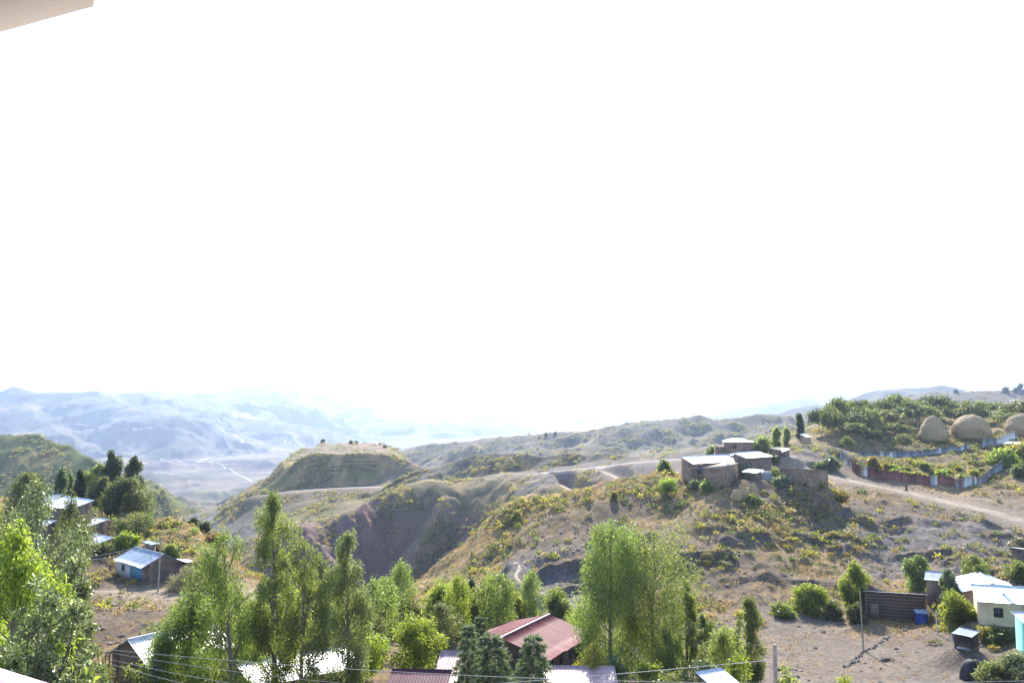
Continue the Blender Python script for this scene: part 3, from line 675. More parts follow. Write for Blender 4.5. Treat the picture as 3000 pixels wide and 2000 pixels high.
def vegetation():
    E = 'eucalyptus_tree'
    T = place_tree
    # left foreground
    T('leafy_tree', 40, 1545, 33, 270, 'euc', 'bright', 'lime green leafy tree at the left edge, above the pink rail', 9000, L=0.26, W=0.075, base=0.15)
    T('flowering_tree', 185, 1625, 36, 270, 'open', 'grey', 'open grey green tree with bare forking limbs and pale tufts, left foreground', 12500, L=0.20, W=0.085, bark=BARKD)
    T('flowering_tree', 120, 1690, 30, 300, 'open', 'grey', 'low grey green tree with pale tips standing just above the pink rail', 9000, L=0.20, W=0.08, bark=BARKD)
    T('leafy_tree', 85, 1405, 62, 250, 'euc', 'grey', 'broad feathery pale olive tree with white flecks, left of the shed roofs', 9000, L=0.30, W=0.11, base=0.1)
    T('leafy_tree', -30, 1470, 50, 180, 'euc', 'olive', 'olive tree cut off by the left edge of the photo, under the green hill', 5000, L=0.28, W=0.1, base=0.1)
    T('willow_tree', 212, 1452, 76, 150, 'euc', 'olive', 'dark drooping tree standing in front of the white shed roofs on the left', 8500, L=0.40, W=0.09, base=0.08)
    # left hilltop
    T(E, 335, 1322, 172, 60, 'euc', 'dark', 'tallest slim tree of the clump on the left hilltop', 4200, base=0.12)
    T(E, 391, 1335, 176, 46, 'euc', 'dark', 'slim dark tree at the right end of the clump on the left hilltop', 3600, base=0.2)
    T('leafy_tree', 373, 1408, 160, 105, 'euc', 'olive', 'wide rounded olive tree below the two slim trees on the left hilltop', 5200, base=0.05)
    T('leafy_tree', 305, 1400, 165, 60, 'euc', 'eucdull', 'brownish grey tree squeezed in the middle of the left hilltop clump', 2800, base=0.1)
    T('conifer', 235, 1378, 163, 44, 'column', 'dark', 'dark pointed conifer behind the white shed roofs on the left', 3000)
    T('leafy_tree', 285, 1362, 178, 70, 'euc', 'euc', 'green tree between the pointed conifer and the tallest slim tree on the left', 3200, base=0.1)
    T('conifer', 178, 1370, 166, 50, 'column', 'pine', 'grey green conifer above the pale blue shed roof on the left', 2600)
    T('conifer', 205, 1385, 170, 30, 'column', 'pine', 'small thin conifer between two bigger ones on the left hilltop', 1500)
    T('leafy_tree', 75, 1378, 150, 110, 'round', 'olive', 'rounded tree top showing against the green hill at the far left', 3600)
    T('leafy_tree', 118, 1390, 158, 40, 'euc', 'dark', 'narrow tree right of the rounded tree top at the far left', 1600, base=0.1)
    T('round_bush', 396, 1503, 139, 125, 'round', 'olive', 'big dome shaped olive bush beside the orange grass slope on the left', 6500, base=0.05, L=0.36)
    T('round_bush', 372, 1566, 131, 80, 'round', 'bright', 'bright green bush just behind the grey roofed house with the blue door', 2600, base=0.02)
    T('round_bush', 300, 1600, 128, 120, 'round', 'olive', 'wide green hedge bush left of the grey roofed house with the blue door', 3500, base=0.02)
    T('round_bush', 445, 1580, 131, 40, 'round', 'euc', 'small green bush behind the ridge of the house with the blue door', 1200, base=0.02)
    T('round_bush', 505, 1597, 128, 52, 'round', 'euc', 'deep green bush right of the pole behind the house with the blue door', 1600, base=0.02)
    T('dry_bush', 545, 1662, 113.5, 105, 'round', 'pale', 'pale straw coloured bush beside the track and the house with the blue door', 3600, base=0.0, cat='bush', L=0.3)
    T('dry_bush', 575, 1640, 121, 60, 'round', 'orange', 'orange dry bush above the pale straw coloured bush', 1500, base=0.0, cat='bush')
    T('dry_bush', 630, 1566, 141, 60, 'round', 'orange', 'orange brown bush on the crest right of the orange grass slope', 1500, base=0.0, cat='bush')
    T('leafy_tree', 570, 1518, 152, 30, 'euc', 'pine', 'left one of two small dark trees below the grey valley slope', 1500, base=0.05)
    T('leafy_tree', 597, 1530, 150, 34, 'round', 'dark', 'right one of two small dark trees below the grey valley slope', 1300, base=0.05)
    # centre row
    T(E, 556, 1742, 62, 170, 'euc', 'euc', 'thick drooping bright green tree right of the white gabled roof at the lower left', 9500, base=0.03, L=0.34, W=0.085)
    T(E, 690, 1542, 60, 180, 'euc', 'euc', 'tall dark green eucalyptus left of the tallest tree in the centre row', 9500, base=0.12, broad=0.6)
    T(E, 808, 1432, 62, 130, 'euc', 'euc', 'tallest pale green eucalyptus whose top overlaps the flat hill', 8500, base=0.18)
    T(E, 888, 1575, 60, 150, 'euc', 'euc', 'dense green eucalyptus right of the tallest one, before the purple gully', 9000, base=0.15, broad=0.6)
    T(E, 1028, 1550, 64, 140, 'euc', 'eucdull', 'yellow green tapering eucalyptus standing alone before the dark gully hollow', 8500, base=0.12)
    T(E, 650, 1690, 90, 110, 'euc', 'eucdull', 'brownish thin tree between the first two tall trees of the centre row', 3600, base=0.1)
    T(E, 960, 1700, 90, 90, 'euc', 'eucdull', 'loose brown green tree at the foot of the alone standing eucalyptus', 3200, base=0.08)
    T(E, 1130, 1702, 92, 115, 'euc', 'euc', 'yellow green tree behind the round bright tree, right of the dark gully', 5200, base=0.05)
    T(E, 1080, 1790, 80, 90, 'euc', 'eucdull', 'shaded olive tree left of the round bright tree', 4000, base=0.05)
    T('pepper_tree', 1222, 1800, 71, 175, 'round', 'bright', 'round bright green pepper tree above the maroon roof', 9000, base=0.08, L=0.34, W=0.085)
    T(E, 1300, 1718, 96, 120, 'euc', 'bright', 'fresh green tree behind the round bright pepper tree', 5200, base=0.05)
    T(E, 1195, 1760, 97, 70, 'euc', 'eucdull', 'small yellowish tree between the fresh green tree and the yellow green one', 2400, base=0.05)
    T(E, 1382, 1692, 102, 48, 'euc', 'pine', 'slim grey green tree at the foot of the yellow grass spur', 2600, base=0.08)
    T(E, 1432, 1704, 99, 100, 'euc', 'euc', 'green tree behind the dark conifers left of the red roof', 4600, base=0.05)
    T(E, 1512, 1742, 100, 75, 'euc', 'bright', 'pointed green tree just left of the red roof ridge', 3400, base=0.03)
    T(E, 1634, 1735, 108, 82, 'euc', 'euc', 'small pointed tree behind the red roof beside the footpath', 3400, base=0.03)
    T('young_conifer', 1372, 1815, 61, 85, 'conifer', 'pine', 'narrow grey green conifer left of the widest one before the red roof', 4200, L=0.34, W=0.05)
    T('young_conifer', 1447, 1838, 59, 150, 'conifer', 'pine', 'widest feathery conifer in front of the left end of the red roof', 6500, L=0.36, W=0.05)
    T('young_conifer', 1412, 1790, 68, 70, 'conifer', 'dark', 'dark slim conifer standing behind the two feathery ones', 3600, L=0.34, W=0.05)
    T('young_conifer', 1555, 1842, 58, 135, 'conifer', 'pine', 'feathery conifer in front of the middle of the red roof', 6000, L=0.36, W=0.05)
    # big pair right of the red roof
    T(E, 1785, 1515, 72, 200, 'euc', 'euc', 'largest leafy eucalyptus right of the red roof, left half of the big pair', 16000, base=0.10, L=0.30, W=0.085, trunk_r=0.2, broad=1.0)
    T(E, 1910, 1545, 74, 225, 'euc', 'euc', 'spreading eucalyptus with a pale slanting trunk, right half of the big pair', 9500, base=0.40, L=0.30, W=0.085, trunk_r=0.17, broad=1.0)
    T(E, 2003, 1685, 77, 62, 'euc', 'euc', 'thin eucalyptus with a hanging top right of the big pair', 3000, base=0.25)
    T(E, 1960, 1830, 70, 100, 'euc', 'euc', 'young tree at the foot of the big pair', 3600, base=0.03)
    T('leafy_tree', 1730, 1880, 64, 90, 'euc', 'yellow', 'yellowish drooping sapling at the right eave of the red roof', 2600, base=0.05)
    T(E, 2048, 1795, 97, 60, 'euc', 'euc', 'small dark green tree on the near edge of the grey flat ground', 2600, base=0.05)
    T(E, 2188, 1748, 81, 85, 'euc', 'euc', 'thin drooping eucalyptus in front of the grey flat ground', 4200, base=0.1)
    T(E, 2120, 1850, 72, 110, 'euc', 'euc', 'green sapling left of the bright bush beside the near pole', 3800, base=0.03)
    T('round_bush', 2165, 1905, 64, 120, 'round', 'bright', 'bright green bush left of the near pole at the bottom edge', 4200, base=0.0)
    T('round_bush', 2050, 1900, 67, 130, 'round', 'grey', 'grey green bush above the small white roof at the bottom edge', 4200, base=0.0)
    T('round_bush', 1800, 1905, 66, 110, 'round', 'grey', 'pale grey green bush between the red roof and the pale pink roof', 3200, base=0.0)
    T('round_bush', 1900, 1925, 62, 100, 'round', 'bright', 'bright bush right of the pale pink roof at the bottom edge', 3000, base=0.0)
    T('round_bush', 1960, 1960, 57, 160, 'round', 'olive', 'olive bush at the bottom edge below the big pair', 3000, base=0.0)
    T('round_bush', 2310, 1925, 60, 90, 'round', 'bright', 'bright green shrub right of the near pole at the bottom edge', 2800, base=0.0)
    T('round_bush', 2470, 1962, 62, 90, 'round', 'bright', 'bright green shrub below the stone row at the bottom edge', 2200, base=0.0)
    T('round_bush', 870, 1890, 68, 120, 'round', 'olive', 'low olive bush under the tall trees beside the long white roof', 3000, base=0.0)
    T('round_bush', 620, 1900, 64, 110, 'round', 'bright', 'yellow green bush between the white gabled roof and the long white roof', 3200, base=0.0)
    T('round_bush', 1010, 1900, 70, 110, 'round', 'eucdull', 'dull bush under the alone standing eucalyptus', 2600, base=0.0)
    T('round_bush', 455, 1935, 59, 45, 'round', 'grey', 'small pale leafed sapling against the brown wall of the gabled house', 1000, base=0.0, cat='bush')
    T('round_bush', 300, 1930, 56, 60, 'round', 'grey', 'spiky grey green bush between the forked limbs and the brown gabled house', 1200, base=0.0, cat='bush')
    # right side
    T('leafy_tree', 2506, 1655, 120, 78, 'euc', 'bright', 'bright green tree at the left end of the long brown shed', 4200, base=0.05)
    T('leafy_tree', 2682, 1628, 129, 66, 'euc', 'euc', 'two topped green tree behind the long brown shed', 3200, base=0.03)
    T('leafy_tree', 2783, 1666, 114, 55, 'euc', 'pine', 'dark slim tree before the blue grey tilted roof', 2200, base=0.05)
    T('leafy_tree', 2862, 1626, 119, 70, 'euc', 'euc', 'green tree behind the hip of the grey and white roof above the cream house', 2200, base=0.15)
    T('round_bush', 2798, 1738, 106, 120, 'round', 'bright', 'big yellow green bush between the long brown shed and the cream house', 5600, base=0.0)
    T('round_bush', 2368, 1718, 121.5, 120, 'round', 'bright', 'big bright green bush under the earth bank left of the long brown shed', 4800, base=0.0)
    T('round_bush', 2290, 1765, 119.5, 70, 'round', 'euc', 'smaller green bush left of the big one under the earth bank', 1900, base=0.0)
    T('round_bush', 2440, 1760, 118, 60, 'round', 'olive', 'olive bush between the big bright bush and the tree at the long brown shed', 1500, base=0.0)
    T('round_bush', 2505, 1770, 115, 60, 'round', 'olive', 'dull bush at the foot of the tree beside the long brown shed', 1500, base=0.0)
    T('round_bush', 2925, 1845, 98, 85, 'round', 'olive', 'dark olive bush below the window of the cream house', 2800, base=0.0)
    T('round_bush', 2890, 1840, 99, 50, 'round', 'yellow', 'yellowish bush right of the small dark shed', 1200, base=0.0)
    T('leafy_tree', 2985, 1650, 133, 70, 'euc', 'euc', 'green tree in front of the dark hut at the right edge', 2400, base=0.03)
    T('round_bush', 2968, 1915, 84, 120, 'round', 'grey', 'grey green bush below the turquoise house at the right edge', 3600, base=0.0)
    T('round_bush', 2905, 1935, 84, 90, 'round', 'eucdull', 'dull bush right of the shade-coloured heap by the small shed', 2000, base=0.0)
    T('round_bush', 2985, 1572, 150, 60, 'round', 'pale', 'pale leafed tree at the right edge above the dark hut', 1400, base=0.0)
    T('dead_bush', 2838, 1880, 92, 60, 'open', 'pale', 'leafless whitish twiggy bush beside the shade-coloured heap', 260, base=0.0, cat='bush', L=0.12, W=0.04)
    T('leafy_tree', 1957, 1402, 171, 62, 'round', 'bright', 'small bright tree with a thin trunk on the yellow spur below the hill houses', 2600, base=0.45, L=0.5, cat='tree')
    T('leafy_tree', 1945, 1350, 187, 36, 'round', 'euc', 'small round tree on the crest left of the hill houses', 1500, base=0.1)
    T('slim_tree', 1800, 1440, 170, 16, 'euc', 'yellow', 'very thin yellow green sapling on the yellow spur', 700, base=0.05)
    T('leafy_tree', 2090, 1305, 222, 60, 'round', 'olive', 'olive bush behind the white roof of the left hill house', 1800, base=0.0)
    T('leafy_tree', 2235, 1282, 226, 60, 'round', 'euc', 'green rounded tree right of the small back house on the hill', 2000, base=0.05)
    T('leafy_tree', 2212, 1290, 228, 40, 'round', 'grey', 'grey green rounded tree touching the small back house on the hill', 1200, base=0.05)
    T('slim_tree', 2275, 1250, 238, 24, 'euc', 'bright', 'slim bright tree above the thatched hut on the hill', 1100, base=0.05)
    T('slim_tree', 2303, 1254, 245, 16, 'euc', 'euc', 'thinnest bright tree beside the thatched hut on the hill', 700, base=0.05)
    T('cypress', 2342, 1212, 248, 22, 'column', 'dark', 'dark narrow cypress left of the tree covered hill', 1500)
    T('leafy_tree', 2432, 1340, 208, 42, 'euc', 'grey', 'taller of two pale green trees beside the dirt road', 1600, base=0.1)
    T('leafy_tree', 2402, 1358, 207, 34, 'round', 'grey', 'shorter rounder one of two pale green trees beside the dirt road', 1100, base=0.1)
    T('leafy_tree', 2362, 1440, 173, 42, 'euc', 'yellow', 'left one of three yellow green trees below the brown wall on the hill', 1600, base=0.02)
    T('leafy_tree', 2400, 1455, 171, 34, 'euc', 'yellow', 'middle drooping one of three yellow green trees below the brown wall', 1100, base=0.02)
    T('leafy_tree', 2452, 1440, 172, 72, 'round', 'yellow', 'widest one of three yellow green trees below the brown wall', 2200, base=0.02)
    T('leafy_tree', 2292, 1400, 172, 40, 'euc', 'grey', 'grey green tree at the left corner of the brown wall on the hill', 1300, base=0.02)
    T('round_bush', 2270, 1372, 178, 44, 'round', 'euc', 'green bush between the white canopy and the brown wall on the hill', 1300, base=0.0)
    T('round_bush', 2262, 1338, 205, 46, 'round', 'olive', 'bush left of the dirt road above the brown wall', 1200, base=0.0)
    T('round_bush', 2190, 1362, 180, 60, 'round', 'pine', 'blue green bush under the eave of the right hill house', 1500, base=0.0)
    T('round_bush', 2070, 1412, 168.5, 42, 'round', 'euc', 'green bush at the foot of the left hill house', 1000, base=0.0)
    T('round_bush', 2035, 1408, 171, 30, 'round', 'pine', 'small blue green bush by the left hill house wall', 700, base=0.0)
    T('round_bush', 2205, 1455, 163, 44, 'round', 'euc', 'green plant in front of the small rounded haystacks', 900, base=0.0)
    # right of the fence
    T('round_bush', 2935, 1318, 222, 90, 'round', 'bright', 'wide bright bush at the right end of the fenced garden', 2600, base=0.0)
    T('round_bush', 2985, 1305, 228, 90, 'round', 'yellow', 'yellow green bush at the right edge beside the fenced garden', 2600, base=0.0)
    T('round_bush', 2990, 1362, 208, 60, 'round', 'olive', 'olive bush at the right edge below the fenced garden', 1500, base=0.0)
    T('round_bush', 2560, 1338, 213, 45, 'round', 'yellow', 'yellow shrub leaning over the rusty fence', 1200, base=0.0)

    # young trees crowding under the tall ones
    rng = np.random.default_rng(61)
    uv_ = [make_tree('young_tree', 'euc', 6.0, 4.2, 6000, lf, 0.29, 0.085, 800 + k, (0, 0, -500), base=0.04, label='young drooping tree in the thicket under the tall eucalyptus row', group='young trees in the thicket below the tall eucalyptus row') for k, lf in enumerate(('euc', 'eucdull', 'bright', 'euc'))]
    for i, (px, Y, h) in enumerate(((470, 66, 5), (520, 74, 5.5), (585, 69, 5), (625, 80, 6.5), (705, 78, 5.5), (770, 82, 7), (850, 82, 7.5), (905, 72, 5), (975, 76, 6), (1000, 86, 7), (1055, 74, 5.5), (1100, 84, 7),
                                    (1165, 98, 7.5), (1285, 84, 5), (1340, 92, 7), (1460, 94, 7), (1560, 104, 6), (930, 99, 7), (1700, 90, 5), (1850, 84, 5), (1940, 86, 5.5), (2090, 80, 5.5), (2145, 86, 5))):
        x = uv(px, 1800)[0] * Y; sw = rng.uniform(.85, 1.25); loc = (x, Y, HH(x, Y) - .1); sc = (sw, sw, h / 6.0)
        if i < 4:
            o = uv_[i]; o.location = loc; o.scale = sc; o.rotation_euler = (0, 0, rng.uniform(0, 6))
        else: copy_tree(uv_[i % 4], loc, rng.uniform(0, 6), sc)
    bv = [make_tree('undergrowth_bush', 'round', 2.4, 3.2, 2600, lf, 0.26, 0.09, 850 + k, (0, 0, -500), base=0.0, label='leafy bush filling the lower left foreground behind the pink rail', group='bushes of the lower left foreground', cat='bush') for k, lf in enumerate(('grey', 'olive', 'bright'))]
    for i, (px, Y, s) in enumerate(((30, 44, 1.5), (110, 46, 1.4), (190, 43, 1.4), (20, 52, 1.6), (90, 56, 1.5), (160, 54, 1.5), (230, 50, 1.3), (60, 66, 1.6), (140, 68, 1.5), (215, 64, 1.4), (280, 60, 1.1), (-20, 60, 1.6), (20, 78, 1.6), (110, 82, 1.6), (190, 86, 1.3), (60, 95, 1.6), (150, 100, 1.4), (-10, 110, 1.8), (100, 118, 1.6), (40, 130, 1.7), (190, 112, 1.2))):
        x = uv(px, 1800)[0] * Y; loc = (x, Y, HH(x, Y) - .2); sc = (s, s, s * rng.uniform(.9, 1.5))
        if i < 3:
            o = bv[i]; o.location = loc; o.scale = sc
        else: copy_tree(bv[i % 3], loc, rng.uniform(0, 6), sc)
    # umbrella shaped trees covering the crest
    v = []
    for k, (lf, n) in enumerate((('dark', 1500), ('olive', 1500), ('olive', 1300), ('eucdull', 1300))):
        r = make_tree('crest_tree', 'umbrella', 6.0, 8.0, n, lf, 0.75, 0.30, 400 + k, (0, 0, -500), label='spreading dark green tree on the wooded crest behind the haystacks', group='trees on the wooded crest', bark=BARKD)
        v.append(r)
    rng = np.random.default_rng(77)
    spots = []
    for (px, py, Y, s) in ((2405, 1195, 262, .85), (2430, 1180, 268, 1.0), (2455, 1172, 275, 1.1), (2480, 1165, 280, 1.1), (2500, 1158, 292, 1.1), (2530, 1163, 300, 1.0), (2420, 1210, 254, .7), (2450, 1205, 258, 1.0), (2485, 1198, 262, 1.2), (2520, 1190, 268, 1.3),
                           (2550, 1185, 276, 1.2), (2555, 1205, 262, 1.0), (2590, 1180, 290, 1.2), (2620, 1175, 305, 1.2), (2650, 1182, 300, 1.1), (2600, 1200, 275, 1.2), (2640, 1203, 278, 1.0), (2670, 1190, 296, 1.1), (2500, 1228, 252, .8), (2540, 1230, 256, .9),
                           (2580, 1222, 262, .8), (2615, 1225, 264, .9), (2690, 1180, 310, 1.2), (2710, 1195, 290, 1.0), (2740, 1178, 315, 1.2), (2760, 1190, 300, 1.0), (2790, 1182, 310, 1.2), (2850, 1176, 300, 1.5), (2820, 1195, 305, .8), (2880, 1196, 300, .8),
                           (2910, 1186, 320, 1.1), (2940, 1192, 300, 1.2), (2970, 1182, 310, 1.2), (2995, 1186, 300, 1.2), (2960, 1205, 285, 1.0), (2470, 1235, 250, .7), (2560, 1250, 250, .6), (2600, 1255, 248, .6), (2520, 1262, 246, .7), (2640, 1262, 248, .55), (2560, 1285, 240, .6), (2600, 1290, 243, .55), (2480, 1280, 240, .6)):
        spots.append((px, py - (9 if px > 2570 and py < 1215 else 0), Y, s * (1.35 if px > 2570 and py < 1215 else 1.1)))
    for i, (px, py, Y, s) in enumerate(spots):
        x = UX(px, py, Y); z0 = HH(x, Y) - 0.3; zt = uv(px, py)[1] * Y
        if py > 1218 and i % 3: continue
        s *= rng.uniform(.75, 1.3); h = min(max(zt - z0, 2.4), 9.5) * rng.uniform(.75, 1.2); wv = (6.5 * s + rng.uniform(0, 2)) / 8.0
        o = v[i % 4]
        if i < 4:
            o.location = (x, Y, z0); o.scale = (wv, wv, h / 6.0); o.rotation_euler = (0, 0, rng.uniform(0, 6))
        else:
            copy_tree(o, (x, Y, z0), rng.uniform(0, 6), (wv, wv, h / 6.0))
    # garden plants behind the rusty fence
    gm = [bush_mesh('garden_plant', lf, 260, 0.30, 0.13, 500 + k, 0.5, 0.9) for k, lf in enumerate(('bright', 'euc', 'yellow'))]
    for i in range(30):
        px = rng.uniform(2590, 2880); Y = rng.uniform(210, 224)
        x = px_x = uv(px, 1370)[0] * Y; s = rng.uniform(1.2, 3.0)
        o = link('garden_plant', gm[i % 3], None, (x, Y, HH(x, Y)), label='green leafy plant growing inside the fenced garden', cat='plant', group='plants in the fenced garden')
        o.scale = (s, s, s * rng.uniform(.6, 1.0)); o.rotation_euler = (0, 0, rng.uniform(0, 6))
    # banana plant
    g = Geo(); x, Y = UX(2850, 1340, 226), 226.0
    for k in range(9):
        a = k * 2.4; t = np.linspace(0, 1, 7); ln = 2.6
        c = np.stack([np.cos(a) * t * 1.2, np.sin(a) * t * 1.2, 1.2 + 2.6 * t - 1.8 * t ** 2.2], 1); s = np.array([-math.sin(a), math.cos(a), 0]); wd = 0.38 * np.sin(np.pi * np.clip(t * .93 + .05, 0, 1)) ** .6
        vv = np.stack([c - s * wd[:, None] + [0, 0, .08], c, c + s * wd[:, None] + [0, 0, .08]], 1).reshape(-1, 3); ii = np.arange(21).reshape(7, 3)
        g.add(vv, np.concatenate([np.stack([ii[:-1, j], ii[:-1, j + 1], ii[1:, j + 1], ii[1:, j]], -1) for j in (0, 1)]))
    st = Geo(); tube(st, [[0, 0, -.2], [0.02, 0, .8], [0, 0, 1.7]], [.16, .13, .08], 7)
    b = empty('banana_plant', (x, Y, HH(x, Y)), label='banana plant with broad pale leaves in the fenced garden', cat='plant')
    link('leaves', g.mesh('banana_leaves', LM['bright']), b); link('stem', st.mesh('banana_stem', LM['olive']), b)

    # trees on the flat hill and on the middle ridges
    for px, py, Y, wpx, lab in ((1029, 1288, 760, 8, 'larger of two tiny dark trees on top of the flat hill'), (1043, 1289, 758, 7, 'smaller of two tiny dark trees on top of the flat hill'), (946, 1290, 755, 8, 'flat tiny tree on the left part of the flat hilltop'),
                                (1128, 1302, 690, 8, 'tiny bushy tree at the right end of the flat hilltop'), (1600, 1258, 1050, 6, 'tiny tree on the middle ridge above the road'), (1626, 1260, 1048, 5, 'tiny round tree just right of another on the middle ridge')):
        T('distant_tree', px, py, Y, wpx, 'round', 'dark', lab, 500, base=0.1, L=Y * .0022, W=Y * .0011, hfix=1.05)
    for px, py, Y, wpx, lab in ((2946, 1134, 1130, 18, 'far round tree on the skyline hill at the right edge'), (2975, 1124, 1130, 14, 'far tall tree on the skyline hill at the right edge'), (2990, 1130, 1130, 26, 'far spreading tree on the skyline at the right edge'), (2800, 1143, 1140, 10, 'far lone bush on the skyline hill')):
        T('distant_tree', px, py, Y, wpx, 'round', 'dark', lab, 500, base=0.1, L=Y * .0022, W=Y * .0011, hfix=1.05)

    # shrubs of the hillside: 300 single ones, the rest as one mass
    sm = [bush_mesh('shrub', lf, nn, 0.17, 0.07, 600 + k, 0.5, fl) for k, (lf, nn, fl) in enumerate((('yellow', 170, .7), ('olive', 170, .7), ('yellow', 150, .55), ('euc', 150, .8), ('olive', 140, .6), ('pale', 150, .6)))]
    cnt = 0; tries = 0
    while cnt < 300 and tries < 20000:
        tries += 1
        px = rng.uniform(1150, 3000) if rng.uniform() < 0.9 else rng.uniform(380, 700); Y = 93 + 105 * rng.uniform() ** 1.1
        u = uv(px, 1500)[0]; x = u * Y
        if px < 700 and (Y > 150 or Y < 92): continue
        z = HH(x, Y); row = 1190 - z / Y * F
        if row > 2010 or z / Y > -0.095: continue
        j = np.searchsorted(Ys, Y); i = np.searchsorted(us, u)
        gr = CC[j, i, 3]
        if rng.uniform() > gr * 1.2 + 0.05: continue
        if 2230 < px < 2720 and 92 < Y < 119 and rng.uniform() > .12: continue
        s = rng.uniform(0.7, 1.9) * (1.25 if rng.uniform() < .2 else 1)
        o = link('shrub', sm[int(rng.integers(0, 6))], None, (x, Y, z - 0.06), label='low scrubby shrub growing on the dry hillside', cat='shrub', group='shrubs on the dry hillside')
        o.scale = (s, s, s * rng.uniform(.7, 1.1)); o.rotation_euler = (0, 0, rng.uniform(0, 6.28)); cnt += 1
    g = {'yellow': Geo(), 'olive': Geo(), 'straw': Geo(), 'pale': Geo()}
    keys = list(g)
    # candidates: visible ground cells in proportion to the height they show, plus some hidden from here
    jA, jB = np.searchsorted(Ys, 98), np.searchsorted(Ys, 1350); ci = np.arange(0, NU, 2)
    V = Z[:, ci] / Ys[:, None]; cm = np.maximum.accumulate(V, 0); dv = np.zeros(V.shape); dv[1:] = np.clip(V[1:] - cm[:-1], 0, None)
    dv[:jA] = 0; dv[jB:] = 0; dv[jA:jB] += 0.12 * np.diff(np.log(Ys))[jA:jB, None] * 0.05
    g0 = CC[:, ci, 3]; pf = np.clip(fbm(GX[:, ci], GY[:, ci], 24, 4, 301) * 3.2 + 0.35, 0, 1.5)
    wgt = dv * np.clip(g0 * pf, 0, 1.2) * np.where(Ys > 420, 1.0, np.where(Ys > 220, .75, .27))[:, None]; wgt[:, (us[ci] > uv(2230, 1800)[0]) & (us[ci] < uv(2740, 1800)[0])] *= (Ys > 119)[:, None]
    N_ = 18500; pick = rng.choice(wgt.size, N_, p=(wgt / wgt.sum()).ravel()); jj, ii = np.unravel_index(pick, wgt.shape); ii = ci[ii]
    Yv = Ys[jj]; zz = Z[jj, ii]; pn = pf[jj, ii // 2]; keep = np.ones(N_, bool)
    idx = np.nonzero(keep)[0]
    for k3, key in enumerate(keys):
        id3 = idx[(idx + (pn[idx] > .6)) % 4 == k3]
        s = 0.45 + 1.5 * rng.uniform(0, 1, len(id3)) ** 2.2; s = s * (0.75 + np.clip(Yv[id3] / 420, 0, 2.2))
        q = 34
        base = np.stack([us[ii[id3]] * Yv[id3], Yv[id3], zz[id3]], 1) + np.concatenate([rng.normal(size=(len(id3), 2)) * .25, np.zeros((len(id3), 1))], 1)
        d = unit(rng.normal(size=(len(id3), q, 3))); d[..., 2] = np.abs(d[..., 2])
        P = base[:, None] + d * s[:, None, None] * 0.42 * rng.uniform(.3, 1, (len(id3), q, 1)) * np.array([1, 1, .85])
        D = d + rng.normal(size=d.shape) * .5 + np.array([0, 0, .3])
        leaves(g[key], P.reshape(-1, 3), D.reshape(-1, 3), np.repeat(s * 0.24, q), np.repeat(s * 0.13, q), rng)
    sc = Geo(); mi = []
    for k3, key in enumerate(keys):
        for vv, ff in zip(g[key].v, g[key].f): sc.add(vv, ff - ff.min()); mi.append(np.full(len(ff), k3))
    me = sc.mesh('scrub', LM[keys[0]])
    for key in keys[1:]: me.materials.append(LM[key])
    me.polygons.foreach_set('material_index', np.concatenate(mi).astype(np.int32))
    link('scrub', me, kind='stuff')
    # dry grass on the slopes
    g = Geo(); N_ = 60000
    pxs = rng.uniform(250, 3030, N_); Yv = 68 + (235 - 68) * rng.uniform(0, 1, N_) ** 1.0; U = (pxs - 1500) / F / CT
    jj = np.clip(np.searchsorted(Ys, Yv), 0, NY - 1); ii = np.clip(np.searchsorted(us, U), 0, NU - 1)
    gr = CC[jj, ii, 3]; pn = fbm(U * Yv, Yv, 9, 3, 311) * 1.1 + .45
    keep = rng.uniform(0, 1, N_) < np.clip(gr * gr * pn * 1.5, 0, 1)
    jj, ii = jj[keep], ii[keep]; n = len(jj); q = 7
    base = np.stack([us[ii] * Ys[jj], Ys[jj], Z[jj, ii] - .03], 1)
    off = np.concatenate([rng.normal(size=(n, q, 2)) * .28, np.zeros((n, q, 1))], -1)
    D = rng.normal(size=(n, q, 3)) * .4 + np.array([0, 0, 1.0])
    leaves(g, (base[:, None] + off).reshape(-1, 3), D.reshape(-1, 3), 0.42, 0.10, rng)
    link('dry_grass', g.mesh('dry_grass', LM['straw']), kind='stuff')
    # stones and clods lying on the bare slopes
    N_ = 30000; pxs = rng.uniform(300, 3030, N_); Yv = 80 + 130 * rng.uniform(0, 1, N_) ** 1.2; U = (pxs - 1500) / F / CT
    jj = np.clip(np.searchsorted(Ys, Yv), 0, NY - 1); ii = np.clip(np.searchsorted(us, U), 0, NU - 1)
    pn = fbm(U * Yv, Yv, 12, 4, 321); keep = rng.uniform(0, 1, N_) < np.clip(0.35 + pn * 1.6, 0.05, 1) * np.clip(RGH[jj, ii], .15, 1)
    jj, ii = jj[keep], ii[keep]; n = len(jj); base = np.stack([us[ii] * Ys[jj], Ys[jj], Z[jj, ii]], 1)
    o8 = np.array([[1, 0, 0], [0, 1, 0], [-1, 0, 0], [0, -1, 0], [0, 0, 1], [0, 0, -1]], float)
    s = 0.05 + 0.30 * rng.uniform(0, 1, (n, 1, 1)) ** 4
    v = base[:, None] + (o8[None] * rng.uniform(.6, 1.3, (n, 6, 1)) + rng.normal(size=(n, 6, 3)) * .22) * s * np.array([1.3, 1.1, .8])
    f = np.array([[0, 1, 4], [1, 2, 4], [2, 3, 4], [3, 0, 4], [1, 0, 5], [2, 1, 5], [3, 2, 5], [0, 3, 5]]); g = Geo()
    g.add(v.reshape(-1, 3), (f[None] + np.arange(n)[:, None, None] * 6).reshape(-1, 3))
    link('stones', g.mesh('stones', simple_mat('loose_stone', (0.165, 0.145, 0.13), .95, .35, .8)), kind='stuff')
